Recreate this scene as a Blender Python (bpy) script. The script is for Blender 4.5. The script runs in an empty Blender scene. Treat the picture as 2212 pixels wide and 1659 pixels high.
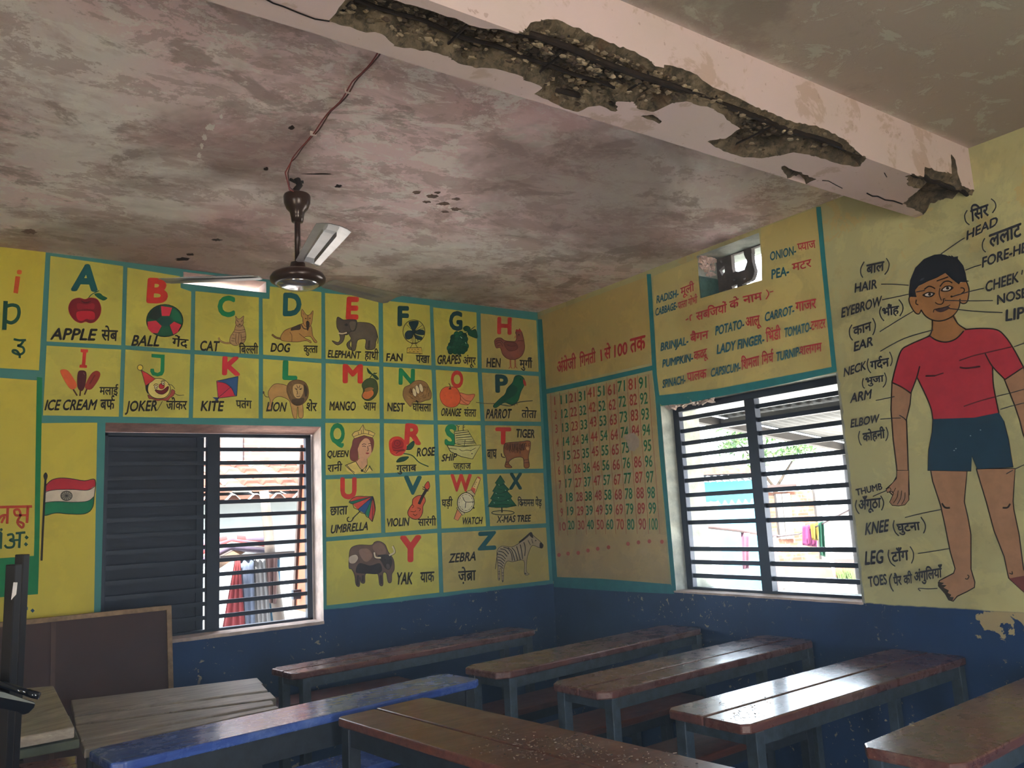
import bpy, bmesh, math, random
from mathutils import Vector, Matrix
random.seed(7)
SC = bpy.context.scene
COL = SC.collection
# ---------------------------------------------------------------- camera
# room axes: back wall y=0, right wall x=0, floor z=0, ceiling z=3 (interior is x<0, y<0)
FPX, YAW, PITCH, ROLL = 1772.15, 0.618762, 0.15734, -0.052275
CAM = Vector((-3.69848, -4.81268, 1.5))
_fw = Vector((math.sin(YAW)*math.cos(PITCH), math.cos(YAW)*math.cos(PITCH), math.sin(PITCH)))
_rt = Vector((math.cos(YAW), -math.sin(YAW), 0)); _up = _rt.cross(_fw)
_R = _rt*math.cos(ROLL)+_up*math.sin(ROLL); _U = _up*math.cos(ROLL)-_rt*math.sin(ROLL)
cd = bpy.data.cameras.new('camera'); cam = bpy.data.objects.new('camera', cd); COL.objects.link(cam)
cd.sensor_width = 36; cd.lens = 36*FPX/2212; cd.clip_start = .05; cd.clip_end = 300
cam.matrix_world = Matrix(((_R.x, _U.x, -_fw.x, CAM.x), (_R.y, _U.y, -_fw.y, CAM.y), (_R.z, _U.z, -_fw.z, CAM.z), (0, 0, 0, 1)))
SC.camera = cam
# ---------------------------------------------------------------- world, sun, exposure
SC.view_settings.view_transform = 'Standard'; SC.view_settings.look = 'None'; SC.view_settings.gamma = 1
SC.view_settings.use_curve_mapping = False
SC.view_settings.exposure = 2.3
w = bpy.data.worlds.new('sky'); SC.world = w; w.use_nodes = True
bg = w.node_tree.nodes['Background']; bg.inputs[0].default_value = (.72, .86, 1, 1); bg.inputs[1].default_value = 3.6
sd = bpy.data.lights.new('sun', 'SUN'); sd.energy = 17.; sd.angle = .03; sd.color = (1, .97, .92)
sun = bpy.data.objects.new('sun', sd); COL.objects.link(sun)
sun.rotation_euler = Vector((.35, .55, -.85)).to_track_quat('-Z', 'Y').to_euler()
def portal(name, loc, normal, sx, sz):
    l = bpy.data.lights.new(name, 'AREA'); l.shape = 'RECTANGLE'; l.size = sx; l.size_y = sz; l.cycles.is_portal = True
    o = bpy.data.objects.new(name, l); COL.objects.link(o); o.location = loc
    o.rotation_euler = Vector(normal).to_track_quat('-Z', 'Y').to_euler(); return o
def zportal(name, c, nrm, ww, hh):
    o = portal(name, c, nrm, ww, hh)
    n = Vector(nrm); z = -n; y = Vector((0, 0, 1)); x = y.cross(z)
    o.rotation_euler = Matrix(((x.x, y.x, z.x), (x.y, y.y, z.y), (x.z, y.z, z.z))).to_euler()
zportal('daylight_portal_back', (-2.04, .30, 1.5), (0, -1, 0), .7, 1.2)
zportal('daylight_portal_right', (.42, -1.82, 1.55), (-1, 0, 0), 1.25, 1.15)
zportal('daylight_portal_vent', (.42, -1.84, 2.83), (-1, 0, 0), .5, .3)
zportal('daylight_portal_added_front', (-3.05, -8.3, 1.15), (0, 1, 0), 1.5, 2.3)  # serves the unseen front opening added for daylight
zportal('daylight_portal_added_left', (-6.5, -5.7, 1.2), (1, 0, 0), 1.2, 2.4)  # serves the unseen opening added on the left
CY = SC.cycles
CY.use_denoising = True; CY.max_bounces = 10; CY.diffuse_bounces = 6; CY.glossy_bounces = 3; CY.sample_clamp_indirect = 8
CY.caustics_reflective = False; CY.caustics_refractive = False

# ---------------------------------------------------------------- helpers
def ray(px, py): return _fw+_R*((px-1106)/FPX)-_U*((py-829.5)/FPX)
def at_back(px, py, h=0.):            # point of the photograph that lies on the back wall (h in front of it)
    d = ray(px, py); p = CAM+d*((-CAM.y)/d.y); return Vector((p.x, -h, p.z))
def at_right(px, py, h=0.):
    d = ray(px, py); p = CAM+d*((-CAM.x)/d.x); return Vector((-h, p.y, p.z))
def at_z(px, py, z): d = ray(px, py); return CAM+d*((z-CAM.z)/d.z)
def at_y(px, py, y): d = ray(px, py); return CAM+d*((y-CAM.y)/d.y)
def at_x(px, py, x): d = ray(px, py); return CAM+d*((x-CAM.x)/d.x)
def tag(o, label=None, cat=None, group=None, kind=None):
    if label: o['label'] = label
    if cat: o['category'] = cat
    if group: o['group'] = group
    if kind: o['kind'] = kind
    return o
def empty(name, loc, label, cat, group=None, rz=0):
    o = bpy.data.objects.new(name, None); COL.objects.link(o); o.location = loc; o.rotation_euler = (0, 0, rz)
    o.empty_display_size = .05
    return tag(o, label, cat, group)
def link(name, me, parent=None, mats=None, smooth=False):
    o = bpy.data.objects.new(name, me); COL.objects.link(o)
    for m in (mats or []): me.materials.append(m)
    if smooth: me.polygons.foreach_set('use_smooth', [True]*len(me.polygons))
    if parent:
        o.parent = parent
        o.matrix_parent_inverse = Matrix()
    return o
class MB:
    """collects boxes, prisms, tubes and lathes; build() links them as one mesh object"""
    def __init__(s): s.v = []; s.f = []; s.mi = []; s.cur = 0
    def add(s, vs, fs):
        b = len(s.v); s.v += [tuple(v) for v in vs]; s.f += [tuple(i+b for i in f) for f in fs]; s.mi += [s.cur]*len(fs); return s
    def box(s, x0, x1, y0, y1, z0, z1, M=None):
        vs = [Vector((x, y, z)) for z in (z0, z1) for y in (y0, y1) for x in (x0, x1)]
        if M is not None: vs = [M @ v for v in vs]
        return s.add(vs, [(0, 2, 3, 1), (4, 5, 7, 6), (0, 1, 5, 4), (2, 6, 7, 3), (0, 4, 6, 2), (1, 3, 7, 5)])
    def prism(s, pts, z0, z1, M=None):
        n = len(pts); vs = [Vector((p[0], p[1], z0)) for p in pts]+[Vector((p[0], p[1], z1)) for p in pts]
        if M is not None: vs = [M @ v for v in vs]
        return s.add(vs, [tuple(range(n))[::-1], tuple(range(n, 2*n))]+[(i, (i+1) % n, n+(i+1) % n, n+i) for i in range(n)])
    def loft(s, A, B):                     # closed solid between two rings of points
        n = len(A); return s.add(list(A)+list(B), [tuple(range(n))[::-1], tuple(range(n, 2*n))]+[(i, (i+1) % n, n+(i+1) % n, n+i) for i in range(n)])
    def tube(s, pts, r, n=8, r2=None):
        pts = [Vector(p) for p in pts]; rings = []; up = None
        for i, p in enumerate(pts):
            t = (pts[min(i+1, len(pts)-1)]-pts[max(i-1, 0)]).normalized()
            if up is None: up = t.orthogonal().normalized()
            up = (up-t*up.dot(t)).normalized(); side = t.cross(up)
            rr = r if r2 is None else r+(r2-r)*i/(len(pts)-1)
            rings.append([p+(up*math.cos(a)+side*math.sin(a))*rr for a in [2*math.pi*k/n for k in range(n)]])
        vs = [v for q in rings for v in q]; m = len(rings)
        fs = [(i*n+k, i*n+(k+1) % n, (i+1)*n+(k+1) % n, (i+1)*n+k) for i in range(m-1) for k in range(n)]
        return s.add(vs, fs+[tuple(range(n))[::-1], tuple(range((m-1)*n, m*n))])
    def lathe(s, prof, c, n=32, M=None):
        vs = []
        for r, z in prof:
            for k in range(n):
                a = 2*math.pi*k/n; v = Vector((c[0]+r*math.cos(a), c[1]+r*math.sin(a), c[2]+z)); vs.append(M @ v if M is not None else v)
        m = len(prof); fs = [(i*n+k, i*n+(k+1) % n, (i+1)*n+(k+1) % n, (i+1)*n+k) for i in range(m-1) for k in range(n)]
        return s.add(vs, fs+[tuple(range(n))[::-1], tuple(range((m-1)*n, m*n))])
    def build(s, name, mats, parent=None, smooth=False, bevel=0, seg=2):
        me = bpy.data.meshes.new(name); me.from_pydata(s.v, [], s.f); me.validate()
        bm = bmesh.new(); bm.from_mesh(me); bmesh.ops.recalc_face_normals(bm, faces=bm.faces[:]); bm.to_mesh(me); bm.free()
        if not isinstance(mats, (list, tuple)): mats = [mats]
        if len(mats) > 1 and len(me.polygons) == len(s.mi): me.polygons.foreach_set('material_index', s.mi)
        o = link(name, me, parent, mats, smooth)
        if parent and parent.type == 'EMPTY': pass
        if bevel:
            b = o.modifiers.new('bevel', 'BEVEL'); b.width = bevel; b.segments = seg; b.limit_method = 'ANGLE'; b.angle_limit = .6
        return o
def world_child(o, parent):               # o was built in world coordinates: keep it there under its thing
    o.parent = parent; o.matrix_parent_inverse = parent_inv(parent); return o
def parent_inv(p):
    M = Matrix.Translation(p.location) @ p.rotation_euler.to_matrix().to_4x4()
    q = p.parent
    while q is not None:
        M = (Matrix.Translation(q.location) @ q.rotation_euler.to_matrix().to_4x4()) @ M; q = q.parent
    return M.inverted()

# ---------------------------------------------------------------- materials
def L(c):                                  # sRGB 0-255 -> linear
    return tuple(((x/255/12.92) if x/255 <= .04045 else ((x/255+.055)/1.055)**2.4) for x in c[:3])+(1,)
class NT:
    def __init__(s, name, rough=.8, metal=0, spec=.4):
        s.m = bpy.data.materials.new(name); s.m.use_nodes = True; s.t = s.m.node_tree; s.b = s.t.nodes['Principled BSDF']
        s.b.inputs['Roughness'].default_value = rough; s.b.inputs['Metallic'].default_value = metal; s.b.inputs['Specular IOR Level'].default_value = spec
        s.pos = s.n('ShaderNodeNewGeometry').outputs['Position']
    def n(s, typ, **k):
        q = s.t.nodes.new(typ)
        for a, b in k.items(): setattr(q, a, b)
        return q
    def put(s, inp, v):
        if isinstance(v, bpy.types.NodeSocket): s.t.links.new(v, inp)
        else: inp.default_value = v
    def map(s, scale=(1, 1, 1), rot=(0, 0, 0), loc=(0, 0, 0)):
        q = s.n('ShaderNodeMapping'); s.put(q.inputs[0], s.pos); q.inputs['Scale'].default_value = scale; q.inputs['Rotation'].default_value = rot; q.inputs['Location'].default_value = loc
        return q.outputs[0]
    def noise(s, scale, detail=4, rough=.6, vec=None, dist=0.):
        q = s.n('ShaderNodeTexNoise'); s.put(q.inputs['Vector'], vec or s.pos); q.inputs['Scale'].default_value = scale
        q.inputs['Detail'].default_value = detail; q.inputs['Roughness'].default_value = rough; q.inputs['Distortion'].default_value = dist
        return q.outputs['Fac']
    def step(s, f, a, b):                   # smooth 0..1 between a and b
        q = s.n('ShaderNodeMapRange'); q.interpolation_type = 'SMOOTHSTEP'; s.put(q.inputs['Value'], f)
        q.inputs['From Min'].default_value = a; q.inputs['From Max'].default_value = b; return q.outputs[0]
    def mix(s, f, a, b, mode='MIX'):
        q = s.n('ShaderNodeMix', data_type='RGBA', blend_type=mode); s.put(q.inputs['Factor'], f); s.put(q.inputs['A'], a); s.put(q.inputs['B'], b); return q.outputs['Result']
    def math(s, op, a, b=0., c=0.):
        q = s.n('ShaderNodeMath', operation=op); s.put(q.inputs[0], a); s.put(q.inputs[1], b); s.put(q.inputs[2], c); return q.outputs[0]
    def xyz(s):
        q = s.n('ShaderNodeSeparateXYZ'); s.put(q.inputs[0], s.pos); return q.outputs
    def bump(s, h, strength=.3, dist=.01):
        q = s.n('ShaderNodeBump'); q.inputs['Strength'].default_value = strength; q.inputs['Distance'].default_value = dist; s.put(q.inputs['Height'], h); s.put(s.b.inputs['Normal'], q.outputs[0])
    def col(s, c): s.put(s.b.inputs['Base Color'], c); return s.m
_simple = {}
def simple(name, c, rough=.7, metal=0, var=.18, scale=9., spec=.4, bump=0):
    if name in _simple: return _simple[name]
    t = NT(name, rough, metal, spec); c = L(c)
    f = t.noise(scale, 5, .65); dark = tuple(x*(1-var) for x in c[:3])+(1,); lite = tuple(min(1, x*(1+var)) for x in c[:3])+(1,)
    t.col(t.mix(t.step(f, .3, .7), dark, lite))
    if bump: t.bump(t.noise(scale*6, 5), bump, .004)
    _simple[name] = t.m; return t.m
def paint(c):                              # wall paint of one colour, slightly worn
    return simple('paint_%d_%d_%d' % tuple(c[:3]), c, .6, 0, .10, 14., .3)
# ---------------------------------------------------------------- plaster materials
def wear(t, c, amt=.35):                   # grime and water marks on paint
    n1 = t.noise(1.6, 6, .62); n2 = t.noise(9., 6, .7); n3 = t.noise(45., 3, .6)
    c = t.mix(t.math('MULTIPLY', t.step(n1, .45, .75), amt), c, L((128, 104, 52)))
    c = t.mix(t.math('MULTIPLY', t.step(n2, .56, .74), amt*.7), c, L((150, 122, 66)))
    c = t.mix(t.math('MULTIPLY', t.step(n3, .66, .75), amt*.5), c, L((96, 76, 40)))
    lite = t.mix(1., c, (1.22, 1.2, 1.12, 1), 'MULTIPLY'); dim = t.mix(1., c, (.80, .80, .82, 1), 'MULTIPLY')
    c = t.mix(t.math('MULTIPLY', t.step(t.noise(3.1, 7, .66, dist=.5), .52, .57), amt*1.5), c, lite)
    c = t.mix(t.math('MULTIPLY', t.step(t.noise(2.3, 7, .68, t.map((1, 1, 1), (0, 0, 0), (5, 3, 7)), .4), .54, .60), amt*1.6), c, dim)
    return c
def yellow_mat(name, c=(226, 190, 34), amt=.3):
    t = NT(name, .55, 0, .3); m = t.col(wear(t, L(c), amt)); t.bump(t.noise(22, 5), .12, .004); return m
def dado(t, above, zb, wob=.006):
    x, y, z = t.xyz()
    zz = t.math('ADD', z, t.math('MULTIPLY', t.math('SUBTRACT', t.noise(6, 4), .5), wob*4))
    n = t.noise(2.2, 5); blue = t.mix(t.step(n, .3, .7), L((27, 52, 88)), L((38, 70, 114)))
    chip = t.math('MAXIMUM', t.step(t.noise(25, 4, .6, dist=.5), .635, .643), t.step(t.noise(48, 3, .5), .685, .695))
    chip = t.math('MULTIPLY', chip, t.step(t.noise(1.5, 3), .47, .58))
    blue = t.mix(chip, blue, L((176, 160, 132)))
    return blue, t.step(zz, zb-.004, zb+.004), (x, y, z), zz
def wall_back_mat():
    t = NT('plaster_back_wall', .6, 0, .3); teal = wear(t, L((70, 138, 136)), .16)
    blue, up, _, _ = dado(t, None, .992)
    m = t.col(t.mix(up, blue, teal)); t.bump(t.noise(18, 5), .15, .005); return m
def wall_right_mat():
    t = NT('plaster_right_wall', .6, 0, .3); yel = wear(t, L((184, 179, 132)), .42)  # yellow greyed to take in the backlit haze glare
    blue, up, (x, y, z), zz = dado(t, None, .992)
    # big flakes of paint gone from the dado beyond the window
    zone = t.math('MULTIPLY', t.step(t.math('MULTIPLY', y, -1.), 2.80, 3.05), t.step(z, .70, .97))
    fl = t.step(t.math('ADD', t.math('MULTIPLY', t.noise(13, 6, .62, dist=.8), .8), t.math('MULTIPLY', zone, .30)), .655, .66)
    c = t.mix(up, blue, yel); c = t.mix(t.math('MULTIPLY', fl, t.math('SUBTRACT', 1., up)), c, L((176, 158, 118)))
    # pale bare patches near the ceiling
    bare = t.math('MULTIPLY', t.step(t.noise(4.2, 5, .6, dist=.5), .57, .585), t.step(z, 2.35, 2.75))
    c = t.mix(t.math('MULTIPLY', bare, .55), c, L((196, 168, 104)))
    m = t.col(c); t.bump(t.noise(14, 6), .25, .006); return m
def ceiling_mat():
    t = NT('peeling_ceiling_plaster', .75, 0, .25)
    v = t.map((1, 1.45, 1), (0, 0, .45)); x, y, z = t.xyz()
    big = t.noise(.7, 4, .6, v, .3); mid = t.noise(1.5, 8, .68, v, .5); fine = t.noise(5, 8, .74, v, .5); sp = t.noise(26, 4, .6)
    c = t.mix(t.step(big, .36, .64), L((244, 216, 220)), L((240, 234, 232)))
    c = t.mix(t.math('MULTIPLY', t.step(mid, .47, .60), .7), c, L((194, 166, 164)))
    c = t.mix(t.math('MULTIPLY', t.step(fine, .525, .55), .6), c, L((250, 244, 240)))
    c = t.mix(t.math('MULTIPLY', t.step(t.noise(2.4, 8, .7, t.map((1, 1.25, 1), (0, 0, -.3)), .5), .54, .61), .6), c, L((140, 116, 110)))
    c = t.mix(t.math('MULTIPLY', t.step(t.noise(.8, 3, .5, v), .50, .66), .5), c, L((238, 190, 196)))
    c = t.mix(t.math('MULTIPLY', t.step(sp, .69, .73), .6), c, L((246, 238, 230)))
    c = t.mix(t.math('MULTIPLY', t.step(t.noise(3.4, 10, .76, t.map((1, 1.3, 1), (0, 0, .2), (3, 1, 0)), .3), .535, .552), .5), c, L((176, 148, 146)))
    c = t.mix(t.math('MULTIPLY', t.step(t.noise(4.4, 10, .78, t.map((1, 1.2, 1), (0, 0, -.2), (7, 2, 0)), .3), .575, .59), .6), c, L((250, 244, 240)))
    soot = t.math('MULTIPLY', t.step(t.noise(.55, 6, .62, t.map((1, 1, 1), (0, 0, 0), (2.3, 4.1, 0)), .4), .50, .62), .6)
    c = t.mix(soot, c, L((124, 104, 96)))
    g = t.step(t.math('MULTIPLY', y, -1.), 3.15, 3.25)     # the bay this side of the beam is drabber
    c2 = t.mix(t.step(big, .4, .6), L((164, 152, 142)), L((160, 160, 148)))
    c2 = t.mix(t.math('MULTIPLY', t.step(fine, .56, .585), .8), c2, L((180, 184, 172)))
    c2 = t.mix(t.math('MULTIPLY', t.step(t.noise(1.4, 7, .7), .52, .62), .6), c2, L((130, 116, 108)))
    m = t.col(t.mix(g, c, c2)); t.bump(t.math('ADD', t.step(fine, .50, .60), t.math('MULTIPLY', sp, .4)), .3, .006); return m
def beam_mat():
    t = NT('pink_distemper_beam', .7, 0, .3); x, y, z = t.xyz()
    c = t.mix(t.step(t.noise(2, 6), .3, .7), L((212, 189, 191)), L((205, 186, 182)))
    c = t.mix(t.math('MULTIPLY', t.step(t.noise(6, 6, .65, dist=.4), .56, .62), .5), c, L((166, 138, 116)))
    c = t.mix(t.math('MULTIPLY', t.step(t.noise(26, 4), .66, .70), .5), c, L((150, 116, 102)))
    m = t.col(c); t.bump(t.noise(20, 6), .15, .004); return m
def spall_mat():
    t = NT('broken_concrete', .95, 0, .15)
    c = t.mix(t.step(t.noise(16, 6, .7), .35, .65), L((86, 76, 62)), L((142, 126, 104)))
    c = t.mix(t.math('MULTIPLY', t.step(t.noise(42, 5), .55, .62), .6), c, L((58, 50, 42)))
    c = t.mix(t.math('MULTIPLY', t.step(t.noise(7, 4), .6, .66), .5), c, L((112, 82, 58)))
    m = t.col(c); t.bump(t.noise(38, 8, .75), .9, .02); return m
M_BACK, M_RIGHT, M_CEIL, M_BEAM, M_SPALL = wall_back_mat(), wall_right_mat(), ceiling_mat(), beam_mat(), spall_mat()
M_REVEAL = simple('rough_whitewashed_reveal', (196, 176, 166), .85, 0, .25, 8, .2, .5)
M_REVEAL2 = simple('weathered_lime_reveal', (156, 158, 148), .85, 0, .28, 10, .2, .5)
M_REST = yellow_mat('plaster_rest', (196, 170, 90), .3)
M_FLOOR = simple('dusty_cement_floor', (112, 106, 100), .8, 0, .25, 5, .3, .2)
M_STEEL = simple('dark_painted_steel', (40, 46, 58), .5, .2, .2, 12, .4)
M_BARS = simple('dark_window_bars', (34, 40, 54), .45, .3, .2, 16, .5)

# ---------------------------------------------------------------- room shell
TH = .34
def wall_with_holes(name, mat, axis, u0, u1, z0, z1, holes, d0, d1, reveal):
    """a wall slab with rectangular openings; axis 'x' runs along x, at y d0..d1 (d0 = the room's side)"""
    us = sorted({u0, u1, *[h[0] for h in holes], *[h[1] for h in holes]}); zs = sorted({z0, z1, *[h[2] for h in holes], *[h[3] for h in holes]})
    P = (lambda u, d, z: (u, d, z)) if axis == 'x' else (lambda u, d, z: (d, u, z))
    solid = lambda a, b: not any(h[0] <= a < h[1] and h[2] <= b < h[3] for h in holes)
    m = MB(); nu, nz = len(us)-1, len(zs)-1
    ok = lambda i, j: 0 <= i < nu and 0 <= j < nz and solid(us[i], zs[j])
    for i in range(nu):
        for j in range(nz):
            if not ok(i, j): continue
            a, b, c, d = us[i], us[i+1], zs[j], zs[j+1]
            m.cur = 0; m.add([P(a, d0, c), P(b, d0, c), P(b, d0, d), P(a, d0, d)], [(0, 1, 2, 3)])
            m.cur = 1; m.add([P(a, d1, c), P(b, d1, c), P(b, d1, d), P(a, d1, d)], [(0, 1, 2, 3)])
            for ii, jj, q in ((i-1, j, (a, c, a, d)), (i+1, j, (b, c, b, d)), (i, j-1, (a, c, b, c)), (i, j+1, (a, d, b, d))):
                if not ok(ii, jj):
                    m.add([P(q[0], d0, q[1]), P(q[2], d0, q[3]), P(q[2], d1, q[3]), P(q[0], d1, q[1])], [(0, 1, 2, 3)])
    me = bpy.data.meshes.new(name); me.from_pydata(m.v, [], m.f); me.polygons.foreach_set('material_index', m.mi)
    bm = bmesh.new(); bm.from_mesh(me); bmesh.ops.remove_doubles(bm, verts=bm.verts[:], dist=1e-5); bmesh.ops.recalc_face_normals(bm, faces=bm.faces[:]); bm.to_mesh(me); bm.free()
    return tag(link(name, me, None, [mat, reveal]), kind='structure')
BW = (-2.953, -1.742, .925, 2.097)       # opening in the back wall
RW = (-2.437, -1.2, .99, 2.118)           # opening in the right wall
BV = (-2.565, -2.08, 2.915, 2.985)        # ventilator, back wall
RV = (-2.06, -1.60, 2.70, 2.975)
X0, Y0 = -6.4, -8.2
WBACK = wall_with_holes('wall_back', M_BACK, 'x', X0-TH, TH, -.1, 3., [BW, BV], 0, .19, M_REVEAL)
WRIGHT = wall_with_holes('wall_right', M_RIGHT, 'y', Y0, 0, -.1, 3., [RW, RV], 0, TH, M_REVEAL2)
wall_with_holes('wall_left', M_REST, 'y', Y0, 0, -.1, 3., [(-6.3, -5.1, 0., 2.4)], X0, X0-TH, M_REST)  # doorway out of view, put in and sized for its daylight
wall_with_holes('wall_front', M_REST, 'x', X0-TH, TH, -.1, 3., [(-3.8, -2.3, 0., 2.3)], Y0, Y0-TH, M_REST)  # unseen opening added to let more daylight in
tag(MB().box(X0, 0, Y0, 0, -.1, 0).build('floor', M_FLOOR), kind='structure')
tag(MB().box(X0-TH, TH, Y0-TH, .3, 3., 3.15).build('ceiling', M_CEIL), kind='structure')

# spots, holes and flakes on the ceiling
M_HOLE = simple('ceiling_hole', (60, 46, 42), .95, 0, .1, 9, .1); M_FLAKE = simple('flaked_lime', (232, 226, 220), .9, 0, .1, 9, .1); M_STAIN = simple('ceiling_stain', (122, 100, 92), .95, 0, .3, 60, .1)
CEIL = bpy.data.objects['ceiling']
for k, (px, py, rx, ry, c) in enumerate(((630, 276, 7, 5, 0), (64, 500, 18, 7, 2), (731, 402, 8, 4, 0), (575, 365, 6, 4, 0), (455, 275, 11, 9, 1), (441, 297, 6, 8, 1), (436, 315, 4, 7, 1), (478, 252, 4, 6, 1), (900, 416, 12, 4, 2), (935, 424, 16, 5, 2), (922, 436, 10, 3, 2), (958, 440, 15, 4, 2), (984, 452, 14, 4, 2), (962, 458, 10, 3, 2), (945, 416, 8, 3, 2), (985, 430, 9, 3, 2), (430, 336, 5, 7, 1), (1325, 262, 5, 3, 2), (395, 560, 18, 4, 0), (410, 550, 10, 3, 0), (468, 518, 12, 3, 0), (690, 376, 36, 2, 0))):
    rnd = random.Random(k); q = [at_z(px+rx*math.cos(a)*rnd.uniform(.55, 1.2), py+ry*math.sin(a)*rnd.uniform(.55, 1.2), 2.9985) for a in [i*math.pi/9 for i in range(18)]]
    world_child(MB().add(q, [tuple(range(18))]).build(('nail_hole', 'bare_flake', 'dark_stain')[c], (M_HOLE, M_FLAKE, M_STAIN)[c]), CEIL)
# ---------------------------------------------------------------- ceiling beam with its broken concrete
import numpy as np
BY0, BY1, BZ = -2.93, -3.205, 2.77
SW = BY0-BY1
def beam_xs(px, py):
    p = at_z(px, py, BZ)
    if p.y > BY1: return (p.x, BY0-p.y)
    p = at_y(px, py, BY1); return (p.x, SW+p.z-BZ)
DAM = [[(709,46),(726,28),(746,0),(760,-10),(830,-12),(853,0),(905,15),(931,23),(950,30),(984,39),(1013,54),(1068,62),(1114,73),(1130,70),(1146,49),(1182,41),(1215,46),(1252,60),(1299,83),(1353,105),(1400,127),(1415,143),(1447,141),(1490,154),(1534,184),(1606,217),(1679,250),(1715,264),(1758,271),(1790,282),(1823,300),(1848,324),(1870,344),(1856,360),(1820,356),(1769,340),(1715,329),(1679,336),(1646,342),(1606,340),(1563,327),(1541,315),(1523,304),(1567,300),(1599,278),(1570,259),(1563,248),(1534,233),(1483,219),(1454,222),(1411,242),(1382,237),(1368,219),(1331,219),(1337,246),(1295,228),(1270,231),(1248,242),(1230,237),(1190,220),(1154,203),(1172,190),(1146,177),(1114,160),(1068,148),(1026,148),(990,137),(970,122),(925,109),(873,104),(847,93),(824,73),(772,65),(736,55)],
 [(1682,352),(1708,365),(1765,387),(1728,402),(1700,384)],
 [(1958,379),(1973,374),(1996,382),(1998,360),(2023,369),(2056,375),(2054,332),(2064,345),(2068,372),(2078,402),(2104,410),(2112,428),(2009,466),(1993,461),(1950,440),(1988,408),(1963,402)],
 [(1385,249),(1410,247),(1430,262),(1425,268),(1400,258)]]
def inside(poly, X, S):
    r = np.zeros(X.shape, bool); n = len(poly)
    for i in range(n):
        (x1, y1), (x2, y2) = poly[i], poly[(i+1) % n]
        if y1 == y2: continue
        r ^= ((S > y1) != (S > y2)) & (X < (x2-x1)*(S-y1)/(y2-y1)+x1)
    return r
def edge_near(poly, X, S):                 # distance to the outline and the nearest point on it
    d = np.full(X.shape, 9.); NX = X.copy(); NS = S.copy(); n = len(poly)
    for i in range(n):
        (x1, y1), (x2, y2) = poly[i], poly[(i+1) % n]; dx, dy = x2-x1, y2-y1
        t = np.clip(((X-x1)*dx+(S-y1)*dy)/(dx*dx+dy*dy+1e-12), 0, 1); qx, qy = x1+t*dx, y1+t*dy; e = np.hypot(X-qx, S-qy)
        m = e < d; d = np.where(m, e, d); NX = np.where(m, qx, NX); NS = np.where(m, qy, NS)
    return d, NX, NS
def ragged(poly, step, amp, seed):         # break a traced outline into short irregular edges
    rnd = random.Random(seed); out = []; n = len(poly)
    for i in range(n):
        a, b = Vector(poly[i]), Vector(poly[(i+1) % n]); k = max(1, int((b-a).length/step))
        for q in range(k):
            p = a.lerp(b, q/k); out.append((p.x+(rnd.gauss(0, amp) if q else 0), p.y+(rnd.gauss(0, amp) if q else 0)))
    return out
from mathutils import noise as mnoise
DAMQ = [ragged([beam_xs(*p) for p in pl_], .016, .0028, 3+i_) for i_, pl_ in enumerate(DAM)]
def build_beam():
    XL = -4.7; cx, cs = .0065, .0065
    xs = np.linspace(XL, 0, int(-XL/cx)+1); nb, nf = int(SW/cs), int((3-BZ)/cs)
    ss = np.concatenate([np.linspace(0, SW, nb+1), np.linspace(SW, SW+3-BZ, nf+1)[1:]])
    X, S = np.meshgrid(xs, ss, indexing='ij'); J = np.zeros_like(X)
    ins = np.zeros(X.shape, bool); dist = np.zeros(X.shape); cl = (X[:-1, :-1]+X[1:, 1:])/2; cS = (S[:-1, :-1]+S[1:, 1:])/2; fin = np.zeros(cl.shape, bool); X0_, S0_ = X.copy(), S.copy()
    for k, q in enumerate(DAMQ):
        m = inside(q, X0_, S0_); d, NX, NS = edge_near(q, X0_, S0_)
        snap = (d < cx*.62) & (S0_ > 1e-6) & (S0_ < SW+3-BZ-1e-6) & (np.abs(S0_-SW) > 1e-6) & (X0_ < -1e-6) & (NS > 0) & (np.abs(NS-S0_) < cx)
        X = np.where(snap, NX, X); S = np.where(snap & ((NS-SW)*(S0_-SW) > 0), NS, S)
        m &= ~snap; ins |= m; dist = np.where(m, np.maximum(dist, d), dist)
    fin = None
    V = []; nx, ns = X.shape
    for i in range(nx):
        for j in range(ns):
            x, s = X[i, j], S[i, j]; onb = s <= SW
            y, z = (BY0-s, BZ) if onb else (BY1, BZ+s-SW)
            if ins[i, j]:
                p = Vector((x, y*1.0, z)); a = mnoise.fractal(p*9, .9, 2.1, 5); b = mnoise.fractal(p*34+Vector((5, 0, 0)), .8, 2.1, 4)
                c = abs(mnoise.noise(p*16+Vector((0, 7, 0))))
                d = min(.058, .007+dist[i, j]*1.1)+a*.016+b*.008-c*.012
                d = max(.004, d)
                k = max(0., min(1., (s-SW+.06)/.12))           # swing the push direction round the arris
                y += d*k; z += d*(1-k)
            V.append((x, y, z))
    F = []; MI = []
    for i in range(nx-1):
        for j in range(ns-1):
            F.append((i*ns+j, i*ns+j+1, (i+1)*ns+j+1, (i+1)*ns+j)); MI.append(1 if ins[i, j] or ins[i+1, j] or ins[i, j+1] or ins[i+1, j+1] else 0)
    n0 = len(V); V += [(XL, BY0, BZ), (0, BY0, BZ), (0, BY0, 3), (XL, BY0, 3)]; F.append((n0, n0+1, n0+2, n0+3)); MI.append(0)
    n0 = len(V); V += [(x, y, z) for z in (BZ, 3) for y in (BY1, BY0) for x in (X0, XL)]
    for q in ((0, 2, 3, 1), (0, 1, 5, 4), (2, 6, 7, 3)): F.append(tuple(n0+k for k in q)); MI.append(0)
    me = bpy.data.meshes.new('ceiling_beam'); me.from_pydata(V, [], F); me.polygons.foreach_set('material_index', MI)
    bm = bmesh.new(); bm.from_mesh(me); bmesh.ops.recalc_face_normals(bm, faces=bm.faces[:]); bm.to_mesh(me); bm.free()
    return tag(link('ceiling_beam', me, None, [M_BEAM, M_SPALL]), kind='structure')
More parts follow.
